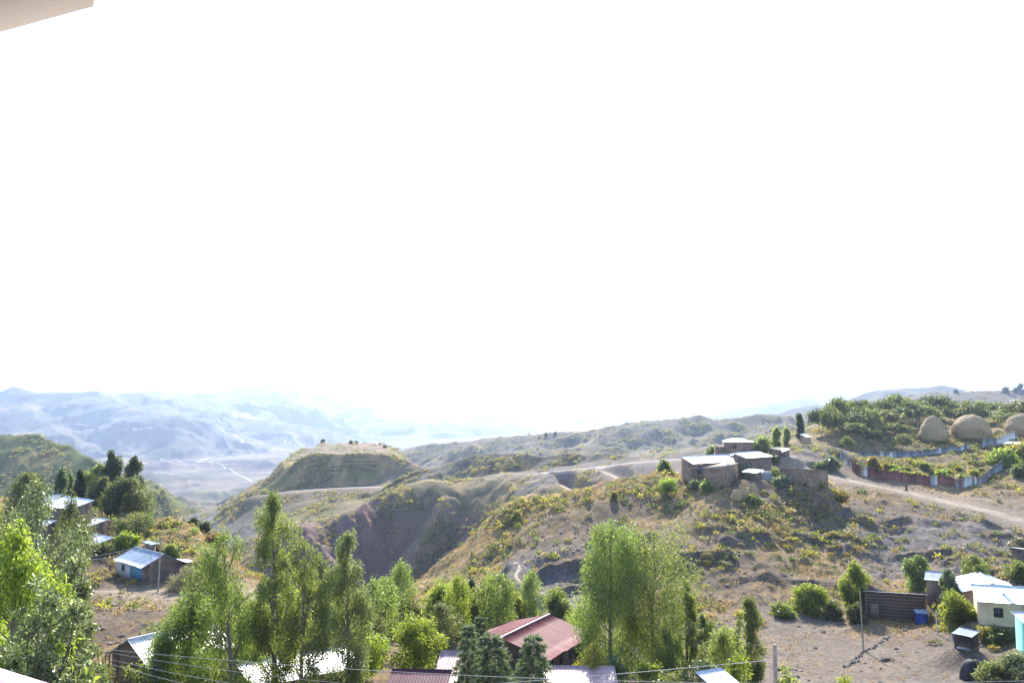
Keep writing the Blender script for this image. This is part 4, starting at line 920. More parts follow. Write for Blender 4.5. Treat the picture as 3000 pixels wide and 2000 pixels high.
# ------------------------------------------------------------------ buildings
def roof_mat(name, col, col2, metal, rough, rust=(0.16, 0.09, 0.05), rustamt=0.15):
    m, nt, b = new_mat(name)
    tc = N(nt, 'ShaderNodeTexCoord')
    mp = N(nt, 'ShaderNodeMapping'); mp.inputs['Scale'].default_value = (1.25, 0.22, 0.22)
    nt.links.new(tc.outputs['Object'], mp.inputs['Vector'])
    vo = N(nt, 'ShaderNodeTexVoronoi'); vo.inputs['Scale'].default_value = 1.0; vo.feature = 'F1'
    nt.links.new(mp.outputs['Vector'], vo.inputs['Vector'])
    sx = N(nt, 'ShaderNodeSeparateColor'); nt.links.new(vo.outputs['Color'], sx.inputs['Color'])
    c = ramp(nt, sx.outputs['Red'], [(0.1, col), (0.9, col2)])
    n = N(nt, 'ShaderNodeTexNoise'); n.inputs['Scale'].default_value = 1.3; n.inputs['Detail'].default_value = 7
    nt.links.new(tc.outputs['Object'], n.inputs['Vector'])
    f = ramp(nt, n.outputs['Fac'], [(0.56, (0, 0, 0)), (0.72, (rustamt * 2,) * 3)])
    mx = N(nt, 'ShaderNodeMix', data_type='RGBA'); nt.links.new(f, mx.inputs['Factor'])
    nt.links.new(c, mx.inputs[6]); mx.inputs[7].default_value = (*rust, 1)
    nt.links.new(mx.outputs[2], b.inputs['Base Color'])
    b.inputs['Metallic'].default_value = metal; b.inputs['Roughness'].default_value = rough
    if metal == 0: b.inputs['Specular IOR Level'].default_value = 0.06
    return m
RM = {
    'zinc': roof_mat('roof_zinc', (0.60, 0.62, 0.65), (0.72, 0.73, 0.75), 0.55, 0.42, rustamt=0.3),
    'blue': roof_mat('roof_zinc_dull', (0.25, 0.31, 0.40), (0.36, 0.43, 0.52), 0.04, 0.85),
    'white': roof_mat('roof_white', (0.70, 0.70, 0.69), (0.80, 0.80, 0.79), 0.25, 0.38, rustamt=0.2),
    'red': roof_mat('roof_red_paint', (0.120, 0.026, 0.034), (0.165, 0.040, 0.048), 0.0, 0.62, (0.28, 0.14, 0.12), 0.12),
    'maroon': roof_mat('roof_maroon_paint', (0.100, 0.038, 0.054), (0.150, 0.060, 0.076), 0.0, 0.62, (0.32, 0.22, 0.22), 0.2),
    'pink': roof_mat('roof_faded_pink', (0.46, 0.30, 0.30), (0.56, 0.40, 0.39), 0.1, 0.42, (0.22, 0.10, 0.11), 0.25),
    'thatch': simple_mat('thatch', (0.21, 0.175, 0.13), 0.95, 0.35, 6, bump=0.6),
    'tarp': simple_mat('white_tarp', (0.74, 0.75, 0.76), 0.5, 0.08, 2),
}
def banded(name, c1, c2, freq):
    m, nt, b = new_mat(name)
    tc = N(nt, 'ShaderNodeTexCoord'); wv = N(nt, 'ShaderNodeTexWave', wave_type='BANDS', bands_direction='Z')
    wv.inputs['Scale'].default_value = freq; wv.inputs['Distortion'].default_value = 1.2; wv.inputs['Detail'].default_value = 3; wv.inputs['Detail Scale'].default_value = 0.6
    nt.links.new(tc.outputs['Object'], wv.inputs['Vector'])
    nt.links.new(ramp(nt, wv.outputs['Fac'], [(0.15, c1), (0.8, c2)]), b.inputs['Base Color'])
    bp = N(nt, 'ShaderNodeBump'); bp.inputs['Distance'].default_value = 0.06; bp.inputs['Strength'].default_value = 0.8
    nt.links.new(wv.outputs['Fac'], bp.inputs['Height']); nt.links.new(bp.outputs['Normal'], b.inputs['Normal'])
    b.inputs['Roughness'].default_value = 0.9
    return m
WM = {
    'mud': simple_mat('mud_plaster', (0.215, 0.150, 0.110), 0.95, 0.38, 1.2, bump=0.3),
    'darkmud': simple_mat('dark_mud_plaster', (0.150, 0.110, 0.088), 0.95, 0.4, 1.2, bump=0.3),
    'tan': simple_mat('tan_plaster', (0.34, 0.235, 0.155), 0.95, 0.2, 1.0, bump=0.3),
    'cream': simple_mat('cream_plaster', (0.66, 0.54, 0.34), 0.9, 0.16, 0.8),
    'white': simple_mat('pale_plaster', (0.52, 0.50, 0.49), 0.9, 0.12, 0.8),
    'aqua': simple_mat('turquoise_plaster', (0.22, 0.60, 0.50), 0.8, 0.08, 0.8),
    'planks': banded('brown_plank_wall', (0.085, 0.058, 0.044), (0.165, 0.112, 0.082), 0.75),
    'stone': simple_mat('foundation_stone', (0.17, 0.145, 0.125), 0.95, 0.35, 3, bump=0.6),
    'wood': simple_mat('weathered_wood', (0.20, 0.15, 0.11), 0.9, 0.3, 5),
    'darkglass': simple_mat('window_dark', (0.035, 0.035, 0.04), 0.15, 0.2, 2),
    'frame': simple_mat('window_frame_brown', (0.12, 0.085, 0.06), 0.7, 0.2, 4),
    'bluepaint': simple_mat('blue_paint', (0.075, 0.20, 0.32), 0.6, 0.25, 1.5),
    'bluetarp': simple_mat('bright_blue_sheet', (0.02, 0.07, 0.36), 0.5, 0.15, 3),
    'nearblack': simple_mat('near_black_surface', (0.03, 0.026, 0.024), 0.9, 0.2, 3),  # near-black tone for the small shed wall and door handles
}
def bm_box(x0, x1, y0, y1, z0, z1):
    v = [(x, y, z) for z in (z0, z1) for y in (y0, y1) for x in (x0, x1)]
    f = [(0, 2, 3, 1), (4, 5, 7, 6), (0, 1, 5, 4), (2, 6, 7, 3), (0, 4, 6, 2), (1, 3, 7, 5)]
    return v, f
def box_part(name, parent, dims, mat, rz=0, loc=None):
    g = Geo(); g.add(*bm_box(*dims)); o = link(name, g.mesh(name, mat), parent)
    if loc is not None: o.location = loc
    if rz: o.rotation_euler = (0, 0, rz)
    return o
def prism(pts, tops, bot):
    n = len(pts)
    v = [(x, y, bot) for x, y in pts] + [(x, y, t) for (x, y), t in zip(pts, tops)]
    return v, [(i, (i + 1) % n, n + (i + 1) % n, n + i) for i in range(n)]
def panel(A, B, C, D, th=0.05, pitch=0.22, amp=0.010, over=0.12):
    """corrugated sheet roof: A-B high edge, D-C low edge, waves along A-B; sheets end unevenly"""
    A, B, C, D = [np.asarray(p, float) for p in (A, B, C, D)]
    W = np.linalg.norm(B - A); nx = max(4, int(W / (pitch / 4))); ny = 4
    s = np.linspace(0, 1, nx + 1)[:, None, None]; t = np.linspace(0, 1, ny + 1)[None, :, None]
    Pn = A * (1 - s) * (1 - t) + B * s * (1 - t) + C * s * t + D * (1 - s) * t
    nr = np.cross(B - A, D - A); nr /= np.linalg.norm(nr)
    if nr[2] < 0: nr = -nr
    wav = amp * np.cos(s * W / pitch * 2 * np.pi) + 0.012 * np.sin(np.floor(s * W / 0.85) * 12.9)
    top = Pn + nr * (wav + th); bot = Pn + nr * wav
    sd = unit(D - A); r = np.random.default_rng(int(W * 1000) % 9999)
    k = (np.floor(np.linspace(0, 1, nx + 1) * W / 0.85)).astype(int); jit = r.uniform(-.05, .06, k.max() + 1)[k]
    top[:, -1] += sd * jit[:, None]; bot[:, -1] += sd * jit[:, None]
    n1 = (nx + 1) * (ny + 1); i = np.arange(n1).reshape(nx + 1, ny + 1)
    qt = np.stack([i[:-1, :-1], i[1:, :-1], i[1:, 1:], i[:-1, 1:]], -1).reshape(-1, 4)
    e = np.concatenate([i[:, 0], i[1:, -1], i[-1, 1:-1][::-1] if False else []]).astype(int)
    ring = np.concatenate([i[:, 0], i[-1, 1:], i[::-1, -1][1:], i[0, ::-1][1:-1]])
    side = np.stack([ring, np.roll(ring, -1), np.roll(ring, -1) + n1, ring + n1], -1)
    return np.concatenate([top.reshape(-1, 3), bot.reshape(-1, 3)]), np.concatenate([qt, qt[:, ::-1] + n1, side])
def add_roof(parent, quads, mat, name='roof'):
    g = Geo()
    for q in quads: g.add(*panel(*q))
    return link(name, g.mesh(name, mat), parent)
def window(parent, x, y, z, w, h, ny, pane='darkglass', frame='frame', name='window'):
    """window in a wall whose outside faces local y direction ny (or x when ny is 'x+','x-')"""
    g = Geo(); t = 0.07; d = 0.06
    for (a, b, c, e) in ((-w / 2 - t, w / 2 + t, h, h + t), (-w / 2 - t, w / 2 + t, -t, 0), (-w / 2 - t, -w / 2, 0, h), (w / 2, w / 2 + t, 0, h), (-.025, .025, 0, h)):
        g.add(*bm_box(a, b, -d, d, c, e))
    o = link(name, g.mesh(name + '_frame', WM[frame]), parent); o.location = (x, y, z)
    rz = {1: 0, -1: 0, 'x+': math.pi / 2, 'x-': math.pi / 2}[ny]; o.rotation_euler = (0, 0, rz)
    g = Geo(); g.add(*bm_box(-w / 2, w / 2, -0.03, 0.03, 0, h)); link('pane', g.mesh('pane', WM[pane]), o)
    return o
def door(parent, x, y, z, w, h, ny, mat='wood'):
    g = Geo(); g.add(*bm_box(-w / 2, w / 2, -.05, .05, 0, h))
    for k in (-.28, .28): g.add(*bm_box(k * w - .05, k * w + .05, -.07, .07, 0.1, h - .1))
    o = link('door', g.mesh('door', WM[mat]), parent); o.location = (x, y, z); o.rotation_euler = (0, 0, 0 if ny in (1, -1) else math.pi / 2)
    g = Geo(); g.add(*bm_box(w * .32, w * .38, -.11, .11, h * .45, h * .5)); link('handle', g.mesh('handle', WM['nearblack']), o)
    return o

PADS = []; BUILD = []
def gable_house(name, label, apex, Y, yaw, W, L, wall, rise, oh, roof, wm, extras=None, cat='house', ground=None):
    a = PT(apex[0], apex[1], Y); z = a.z - wall - rise if ground is None else ground
    c, s = math.cos(yaw), math.sin(yaw)
    PADS.append((a.x + c * L / 2, a.y + s * L / 2, z, max(L, W) * 0.55, 2.5))
    def build():
        r = empty(name, (a.x, a.y, z), yaw, label=label, cat=cat)
        g = Geo(); h = W / 2
        v = [(0, -h, -2), (L, -h, -2), (L, h, -2), (0, h, -2), (0, -h, wall), (L, -h, wall), (L, h, wall), (0, h, wall), (0, 0, wall + rise), (L, 0, wall + rise)]
        g.add(v, [(0, 1, 5, 4), (2, 3, 7, 6), (3, 0, 4, 7), (1, 2, 6, 5)]); g.add([v[4], v[7], v[8], v[8]], [(0, 1, 2, 3)]); g.add([v[5], v[6], v[9], v[9]], [(0, 1, 2, 3)])
        link('wall', g.mesh('wall', WM[wm]), r)
        sl = rise / h; e = h + oh; ze = wall - sl * oh; zr = wall + rise
        add_roof(r, [((-oh, 0.02, zr), (L + oh, 0.02, zr), (L + oh, e, ze), (-oh, e, ze)), ((-oh, -0.02, zr), (L + oh, -0.02, zr), (L + oh, -e, ze), (-oh, -e, ze))], RM[roof])
        g = Geo(); tube(g, [(-oh, 0, zr + .06), (L + oh, 0, zr + .06)], [.09, .09], 6); link('ridge_cap', g.mesh('ridge_cap', RM['pink' if roof == 'red' else roof]), r)
        g = Geo(); g.add(*prism([(-.1, -h - .1), (L + .1, -h - .1), (L + .1, h + .1), (-.1, h + .1)], [.25] * 4, -2.2)); g.add([(-.1, -h - .1, .25), (L + .1, -h - .1, .25), (L + .1, h + .1, .25), (-.1, h + .1, .25)], [(0, 1, 2, 3)])
        link('foundation', g.mesh('foundation', WM['stone']), r)
        if extras: extras(r, W, L, wall, rise)
    BUILD.append(build)
def mono_house(name, label, A, B, Y, W, drop, hlow, oh, roof, wm, extras=None, cat='house', roof_th=None, nopad=False):
    """lean-to roof: high edge A-B, running W metres towards the camera (W<0: away); footprint under it"""
    a = PT(A[0], A[1], Y); vb = uv(*B)[1]; Yb = a.z / vb if abs(vb) > 1e-3 else Y
    Yb = min(max(Yb, Y - 7), Y + 7); b = PT(B[0], B[1], Yb); b.z = a.z
    L = math.hypot(b.x - a.x, b.y - a.y); yaw = math.atan2(b.y - a.y, b.x - a.x)
    z = a.z - drop - hlow; c, s = math.cos(yaw), math.sin(yaw)
    mx, my = a.x + c * L / 2 + s * W / 2, a.y + s * L / 2 - c * W / 2
    if not nopad: PADS.append((mx, my, z, max(L, abs(W)) * 0.48, 3.5))
    def build():
        r = empty(name, (a.x, a.y, z), yaw, label=label, cat=cat)
        H = hlow + drop; y1 = -W; sg = 1 if W > 0 else -1
        pts = [(oh, -sg * oh), (L - oh, -sg * oh), (L - oh, y1 + sg * oh), (oh, y1 + sg * oh)]
        zz = [H - drop * oh / abs(W)] * 2 + [hlow + drop * oh / abs(W)] * 2
        g = Geo()
        v, f = prism(pts, zz, -2.0)
        if W > 0: f = [q[::-1] for q in f]
        g.add(v, f); link('wall', g.mesh('wall', WM[wm]), r)
        add_roof(r, [((0, 0, H), (L, 0, H), (L, y1, hlow), (0, y1, hlow))], RM[roof])
        g = Geo()
        for k in np.linspace(0.15, L - .15, max(3, int(L / 1.6))): tube(g, [(k, 0, H - .1), (k, y1, hlow - .1)], [.05, .05], 5)
        link('rafters', g.mesh('rafters', WM['wood']), r)
        if extras: extras(r, W, L, hlow, drop)
    BUILD.append(build)

# --- houses, from the left
def x_H1(r, W, L, wall, rise):
    window(r, 3.5, -W / 2, 1.0, .8, .8, -1)
    door(r, 1.5, -W / 2, .25, .9, 2.0, -1)
    g = Geo(); tube(g, [(-.55, 2.9, -2), (-.5, 2.9, wall - .1)], [.06, .05], 6); tube(g, [(-.5, 2.3, -2), (-.45, 2.35, wall + .2)], [.05, .05], 6); link('eave_post', g.mesh('eave_post', WM['wood']), r)
gable_house('gabled_house', 'brown mud house with white gabled tin roof at the lower left, beyond the forked limbs', (385, 1872), 68, R(53), 5.6, 7.0, 2.9, 1.45, 0.35, 'white', 'mud', x_H1)
def x_H2(r, W, L, wall, rise):
    box_part('painted_panel', r, (0.3, 3.9, W / 2, W / 2 + .04, 0.25, wall - .1), WM['bluepaint'])
    door(r, 1.5, W / 2 + .06, .25, 1.1, 1.95, 1, 'bluepaint')
    window(r, 6.2, W / 2, 1.1, .8, .7, 1)
    box_part('pale_wall_face', r, (4.0, L - .1, W / 2, W / 2 + .03, 0.25, wall - .05), WM['white'])
    g = Geo(); v, f = prism([(0.2, -W / 2 - .03), (0.2, -W / 2 - 2.4), (3.4, -W / 2 - 2.4), (3.4, -W / 2 - .03)], [2.0, 1.6, 1.6, 2.0], -2); g.add(v, f); ln = link('lean_to', g.mesh('lean_to', WM['darkmud']), r)
    add_roof(ln, [((0, -W / 2 - .02, 2.25), (3.7, -W / 2 - .02, 2.25), (3.7, -W / 2 - 2.8, 1.75), (0, -W / 2 - 2.8, 1.75))], RM['white'], 'lean_to_roof')
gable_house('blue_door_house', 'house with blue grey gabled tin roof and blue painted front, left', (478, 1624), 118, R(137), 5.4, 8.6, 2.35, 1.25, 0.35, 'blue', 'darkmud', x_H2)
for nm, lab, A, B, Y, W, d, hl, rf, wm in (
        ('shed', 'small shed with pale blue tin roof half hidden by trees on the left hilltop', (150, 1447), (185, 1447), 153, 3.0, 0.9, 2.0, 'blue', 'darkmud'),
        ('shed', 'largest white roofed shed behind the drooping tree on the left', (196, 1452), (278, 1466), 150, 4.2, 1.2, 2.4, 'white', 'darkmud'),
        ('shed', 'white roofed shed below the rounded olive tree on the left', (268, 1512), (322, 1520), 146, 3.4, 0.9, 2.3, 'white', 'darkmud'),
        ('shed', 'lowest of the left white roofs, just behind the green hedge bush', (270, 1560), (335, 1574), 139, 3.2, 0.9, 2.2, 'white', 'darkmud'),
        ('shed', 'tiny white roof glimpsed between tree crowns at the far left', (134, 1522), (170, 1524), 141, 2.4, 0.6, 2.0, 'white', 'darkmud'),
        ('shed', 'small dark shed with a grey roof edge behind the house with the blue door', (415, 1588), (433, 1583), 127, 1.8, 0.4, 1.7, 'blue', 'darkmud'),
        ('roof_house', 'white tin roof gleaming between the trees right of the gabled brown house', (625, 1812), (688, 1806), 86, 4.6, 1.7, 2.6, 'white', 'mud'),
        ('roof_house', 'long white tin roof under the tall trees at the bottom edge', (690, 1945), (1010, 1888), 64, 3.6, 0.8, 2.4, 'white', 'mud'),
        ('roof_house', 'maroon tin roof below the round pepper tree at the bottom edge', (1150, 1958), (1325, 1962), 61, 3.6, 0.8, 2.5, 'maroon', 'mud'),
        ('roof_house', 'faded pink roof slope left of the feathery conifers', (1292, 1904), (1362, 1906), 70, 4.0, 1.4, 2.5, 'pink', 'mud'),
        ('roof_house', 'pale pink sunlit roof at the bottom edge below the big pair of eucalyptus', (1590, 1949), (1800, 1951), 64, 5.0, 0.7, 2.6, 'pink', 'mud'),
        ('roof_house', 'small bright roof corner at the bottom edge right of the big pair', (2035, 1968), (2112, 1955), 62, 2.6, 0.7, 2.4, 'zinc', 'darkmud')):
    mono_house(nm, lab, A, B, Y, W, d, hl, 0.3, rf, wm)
def x_red(r, W, L, wall, rise):
    for k in (1.4, 3.6, 5.8): window(r, k, -W / 2, 1.1, 1.0, 1.0, -1)
    g = Geo()
    for k in np.linspace(0.2, L - .2, 5): tube(g, [(k, -W / 2 - .9, -2), (k, -W / 2 - .9, wall - .35)], [.06, .06], 6)
    link('verandah_posts', g.mesh('verandah_posts', WM['wood']), r)
    box_part('end_wall', r, (L - 1.2, L - .1, -W / 2 - .9, -W / 2 - .03, -1.0, wall - .4), WM['tan'])
gable_house('red_roof_house', 'house with a broad red corrugated roof in the bottom centre', (1480, 1862), 80, R(61), 8.0, 8.2, 2.8, 1.05, 0.95, 'red', 'darkmud', x_red)

# --- right hand hamlet
def x_S1(r, W, L, hl, d):
    g = Geo()
    for k in (0.25, L - .25):
        g = Geo(); tube(g, [(k, -.32, -1.5), (k, -.3, hl + d - .1)], [.07, .07], 6); link('corner_post', g.mesh('corner_post', WM['wood']), r)
    door(r, 1.3, -.27, 0.0, 1.0, 2.1, -1, 'wood')
mono_house('long_shed', 'long brown plank walled shed with a thin bright roof edge on the right', (2530, 1731), (2718, 1742), 117, -5, 1.0, 2.6, 0.25, 'zinc', 'planks', x_S1)
def x_S2(r, W, L, hl, d):
    box_part('sunlit_side_face', r, (.27, .29, -W + .4, -.4, -1, hl), WM['tan'])  # sunlit look of the left wall put in as a lighter tan panel
    window(r, L * .6, -W + .3, 1.6, .7, .6, -1)
mono_house('tall_shed', 'tall brown shed with tilted blue grey tin roof behind the long brown shed', (2710, 1671), (2782, 1677), 121, 2.8, 0.75, 3.4, 0.25, 'blue', 'mud', x_S2)
def x_S3(r, W, L, wall, rise):
    window(r, 3.0, W / 2, .9, .6, 1.1, 1); window(r, 5.5, W / 2, .9, .6, .8, 1)
gable_house('hamlet_house', 'tan house with white and grey gabled roof behind the cream house', (2905, 1708), 110, R(72), 6.2, 8.0, 2.7, 1.15, 0.4, 'zinc', 'tan', x_S3)
def x_S4(r, W, L, hl, d):
    window(r, 2.25, -W + .35, 1.15, .85, .95, -1)
    box_part('foundation', r, (.25, 4.9, -W + .22, -.3, -2.2, .12), WM['stone'])
    box_part('porch_face', r, (4.9, L - .3, -W + .335, -W + .35, .1, hl - .1), WM['stone'])  # flat panel, darker than the cream wall
    door(r, 6.0, -W + .32, .1, 1.0, 2.1, -1, 'wood')
    g = Geo(); tube(g, [(4.9, -W + .1, -2), (4.9, -W + .1, hl)], [.06, .06], 6); link('porch_post', g.mesh('porch_post', WM['wood']), r)
    g = Geo(); H = hl + d
    g.add(*panel((3.0, -2.6, H - d * 2.6 / W + .08), (3.25, -2.6, H - d * 2.6 / W + .08), (4.05, -W - .05, hl + .08), (3.6, -W - .05, hl + .08)))
    link('roof_patch', g.mesh('roof_patch', WM['bluepaint']), r, label='blue grey patch sheet on the white roof')
mono_house('cream_house', 'cream plastered house with dark window and big white tin roof on the right', (2840, 1708), (3060, 1722), 106, 5.0, 1.15, 2.75, 0.35, 'white', 'cream', x_S4)
def x_S5(r, W, L, hl, d):
    window(r, 1.6, -W + .3, .8, .7, 1.2, -1, 'bluepaint', 'bluepaint'); door(r, 3.0, -W + .28, 0.0, .9, 2.0, -1, 'bluepaint')
mono_house('turquoise_house', 'turquoise walled house with white roof cut off by the right edge', (2960, 1790), (3110, 1794), 92, 4.0, 0.75, 3.0, 0.3, 'white', 'aqua', x_S5)
def x_S6(r, W, L, hl, d):
    box_part('shelf', r, (L * .35, L * .9, -W - .5, -W + .2, .25, .4), RM['blue'])
    g = Geo(); tube(g, [(.05, -W - .1, -1.2), (.05, -W - .1, hl)], [.05, .05], 5); link('post', g.mesh('post', RM['tarp']), r)
mono_house('small_shed', 'small dark shed with grey tin roof above the shade-coloured heap on the right', (2812, 1836), (2872, 1849), 95, 1.7, 0.4, 1.6, 0.15, 'blue', 'nearblack', x_S6, cat='shed')
mono_house('edge_hut', 'dark hut with thin bright roof edge at the right edge of the photo', (2955, 1602), (3050, 1616), 138, -3.0, 0.4, 2.9, 0.25, 'zinc', 'darkmud', cat='hut')
def x_kiosk(r, W, L, hl, d): pass
mono_house('market_stall', 'little stall with bright blue front and pale roof before the long brown shed', (2676, 1784), (2712, 1785), 114.3, 1.1, 0.30, 0.9, 0.12, 'blue', 'bluetarp', cat='stall', nopad=True)

# --- houses on the hill
def x_K1(r, W, L, hl, d):
    window(r, 2.2, -W + .3, 1.7, .7, 1.3, -1, 'bluepaint'); window(r, 4.0, -W + .3, 1.7, .6, 1.3, -1, 'bluepaint'); door(r, 6.2, -W + .28, 0, .9, 2.0, -1)
mono_house('hill_house', 'left house on the hill with broad white roof and brown walls', (1990, 1336), (2127, 1330), 180, 3.9, 1.35, 3.7, 0.3, 'white', 'mud', x_K1)
def annex():
    L_, C_, R_ = Vector((38.35, 171.6)), Vector((40.9, 170.0)), Vector((47.0, 178.4)); D_ = L_ + (R_ - C_); zt = uv(2099, 1374)[1] * 170; zb = zt - 3.8
    o = L_
    r = empty('hill_annex', (C_.x, C_.y, zb), 0, label='plain brown mud block with a flat roof in front of the left hill house', cat='house')
    P = [(p - C_) for p in (L_, C_, R_, D_)]; P = [(p.x, p.y) for p in P]
    g = Geo(); g.add(*prism(P, [3.8, 3.8, 4.35, 4.35], -2.0)); link('wall', g.mesh('wall', WM['mud']), r)
    g = Geo(); c = np.mean(np.array(P), 0); Q = [tuple(c + (np.array(p) - c) * 1.08) for p in P]; zz = [3.84, 3.84, 4.4, 4.4]
    g.add([(*q, z) for q, z in zip(Q, zz)] + [(*q, z + .1) for q, z in zip(Q, zz)], [(0, 3, 2, 1), (4, 5, 6, 7), (0, 1, 5, 4), (1, 2, 6, 5), (2, 3, 7, 6), (3, 0, 4, 7)])
    link('roof', g.mesh('roof', RM['thatch']), r)
    g = Geo(); g.add(*bm_box(-.3, .5, -.06, .06, 0, .9)); lk = link('roof_patch', g.mesh('roof_patch', RM['tarp']), r); lk.location = (3.4, 5.0, 4.4); lk.rotation_euler = (R(-60), 0, R(50))
BUILD.append(annex); PADS.append((41.5, 174, uv(2099, 1374)[1] * 170 - 3.8, 5, 2.5))
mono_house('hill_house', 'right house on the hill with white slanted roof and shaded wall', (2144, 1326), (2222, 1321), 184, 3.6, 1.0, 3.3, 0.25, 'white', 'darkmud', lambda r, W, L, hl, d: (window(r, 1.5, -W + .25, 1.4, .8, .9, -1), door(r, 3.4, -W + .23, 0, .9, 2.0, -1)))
mono_house('hill_house', 'narrow roofed house wedged between the two white roofed hill houses', (2128, 1331), (2172, 1317), 192, 4.2, 0.5, 3.2, 0.2, 'zinc', 'darkmud')
def x_K3(r, W, L, wall, rise): window(r, 2.0, W / 2, 1.0, .8, .8, 1)
def back_house():
    a = PT(2126, 1294, 212); z = a.z - 2.6; L, W = 6.9, 6.0
    r = empty('back_house', (a.x, a.y, z), R(-4), label='small brown house with a low white hipped roof at the back of the hill', cat='house')
    g = Geo(); g.add(*prism([(.2, .2), (L - .2, .2), (L - .2, W), (.2, W)], [2.6] * 4, -2)); g.add(*prism([(-2.2, 1.5), (.18, 1.5), (.18, 3.5), (-2.2, 3.5)], [1.2] * 4, -2)); link('wall', g.mesh('wall', WM['mud']), r)
    p, q = (L * .45, W * .5, 3.5), (L * .6, W * .5, 3.5); z2 = 2.6
    add_roof(r, [(p, q, (L, 0, z2), (0, 0, z2)), (q, p, (0, W + .2, z2), (L, W + .2, z2)), (p, (p[0] + .01, p[1], p[2]), (0, 0, z2), (0, W + .2, z2)), (q, (q[0] + .01, q[1], q[2]), (L, W + .2, z2), (L, 0, z2))], RM['white'])
    window(r, 2.2, .2, 1.0, .8, .8, -1); door(r, 4.6, .18, 0, .9, 1.9, -1)
BUILD.append(back_house); PADS.append((PT(2126, 1294, 212).x + 3.4, 215, PT(2126, 1294, 212).z - 2.6, 5, 3))
mono_house('thatched_hut', 'small dark thatched hut beside the road at the top of the hill', (2250, 1312), (2277, 1296), 207, 2.6, 0.5, 1.9, 0.2, 'thatch', 'darkmud', cat='hut')
mono_house('metal_shelter', 'low shelter with a gleaming tin roof beside the dirt road on the hill', (2282, 1312), (2316, 1314), 211, 2.6, 0.7, 1.1, 0.2, 'zinc', 'darkmud', cat='shelter')
mono_house('roadside_hut', 'tiny hut with a bright white roof left of the wooded crest', (2342, 1271), (2358, 1270), 236, 1.8, 0.8, 1.7, 0.15, 'white', 'tan', cat='hut')
mono_house('brown_wall_house', 'windowless brown mud house below the dirt road on the hill', (2280, 1369), (2396, 1382), 176, -4.0, 0.35, 3.0, 0.15, 'thatch', 'mud')
mono_house('canopy', 'white sheet canopy in front of the right hill house', (2196, 1372), (2240, 1376), 178, 2.2, 0.6, 1.5, 0.5, 'tarp', 'darkmud', cat='canopy')
mono_house('edge_house', 'house with a pale roof edge behind bushes at the right edge above the garden', (2955, 1293), (3040, 1296), 238, 3.0, 0.5, 2.2, 0.2, 'white', 'tan')
mono_house('distant_building', 'small white building far off below the skyline at the right edge', (2957, 1172), (2981, 1172), 700, 3.0, 0.3, 2.6, 0.1, 'white', 'white', nopad=True, cat='building')

def far_houses():
    g = Geo(); g.add(*prism([(0, 0), (1, 0), (1, .7), (0, .7)], [.5] * 4, -.3)); mw = g.mesh('far_wall', WM['white'])
    g = Geo(); g.add(*panel((-.05, .35, .8), (1.05, .35, .8), (1.05, -.05, .5), (-.05, -.05, .5), .02, .25, .01)); g.add(*panel((-.05, .36, .8), (1.05, .36, .8), (1.05, .75, .5), (-.05, .75, .5), .02, .25, .01)); mr = g.mesh('far_roof', RM['white'])
    root = None
    for px, py in ((372, 1262), (390, 1263), (411, 1260), (437, 1258), (620, 1241), (634, 1238), (644, 1243), (702, 1300), (520, 1458)):
        v = uv(px, py)[1]; k = np.searchsorted(us, uv(px, py)[0])
        col = Z[:, k] / Ys; j = np.nonzero((col >= v) & (Ys > 1000))[0]
        if len(j) == 0: continue
        Y = Ys[j[0]]; x = uv(px, py)[0] * Y; s = Y * 0.0024
        if root is None:
            root = empty('valley_house', (x, Y, HH(x, Y)), 0.2, label='tiny pale house far away on the valley floor', cat='house', group='houses scattered on the far valley floor')
            link('wall', mw, root); link('roof', mr, root); root.scale = (s, s, s)
        else:
            copy_tree(root, (x, Y, HH(x, Y)), random.uniform(-.6, .6), (s, s, s))

def buildings():
    for b in BUILD: b()
    far_houses()
for p in PADS: pad(*p)
pad(*(lambda q: (q.x, q.y, q.z - 0.8, 0.5, 0.4))(PT(2604, 1940, 97.0)))     # small pit in the grey ground
# ------------------------------------------------------------------ roads, fences, stacks, poles, wires, person, balcony
def ribbon(name, pts, w, mat, lift, kind='structure'):
    """a strip draped on the ground: the cross section follows the terrain a little above it"""
    n = len(pts); k = 5; co = []; r = np.random.default_rng(len(name))
    for i, p in enumerate(pts):
        a = pts[max(0, i - 1)]; b = pts[min(n - 1, i + 1)]; t = Vector((b.x - a.x, b.y - a.y, 0)).normalized(); nn = Vector((-t.y, t.x, 0))
        ww = w * (0.85 + 0.3 * r.uniform())
        for j in range(k):
            q = p + nn * ww * (j / (k - 1) - 0.5)
            co.append((q.x, q.y, HH(q.x, q.y) + lift * (1 if 0 < j < k - 1 else -1.5)))
    i = np.arange(n * k).reshape(n, k)
    q = np.stack([i[:-1, :-1], i[:-1, 1:], i[1:, 1:], i[1:, :-1]], -1).reshape(-1, 4)
    return link(name, np_mesh(name, co, q, mat, True), kind=kind)
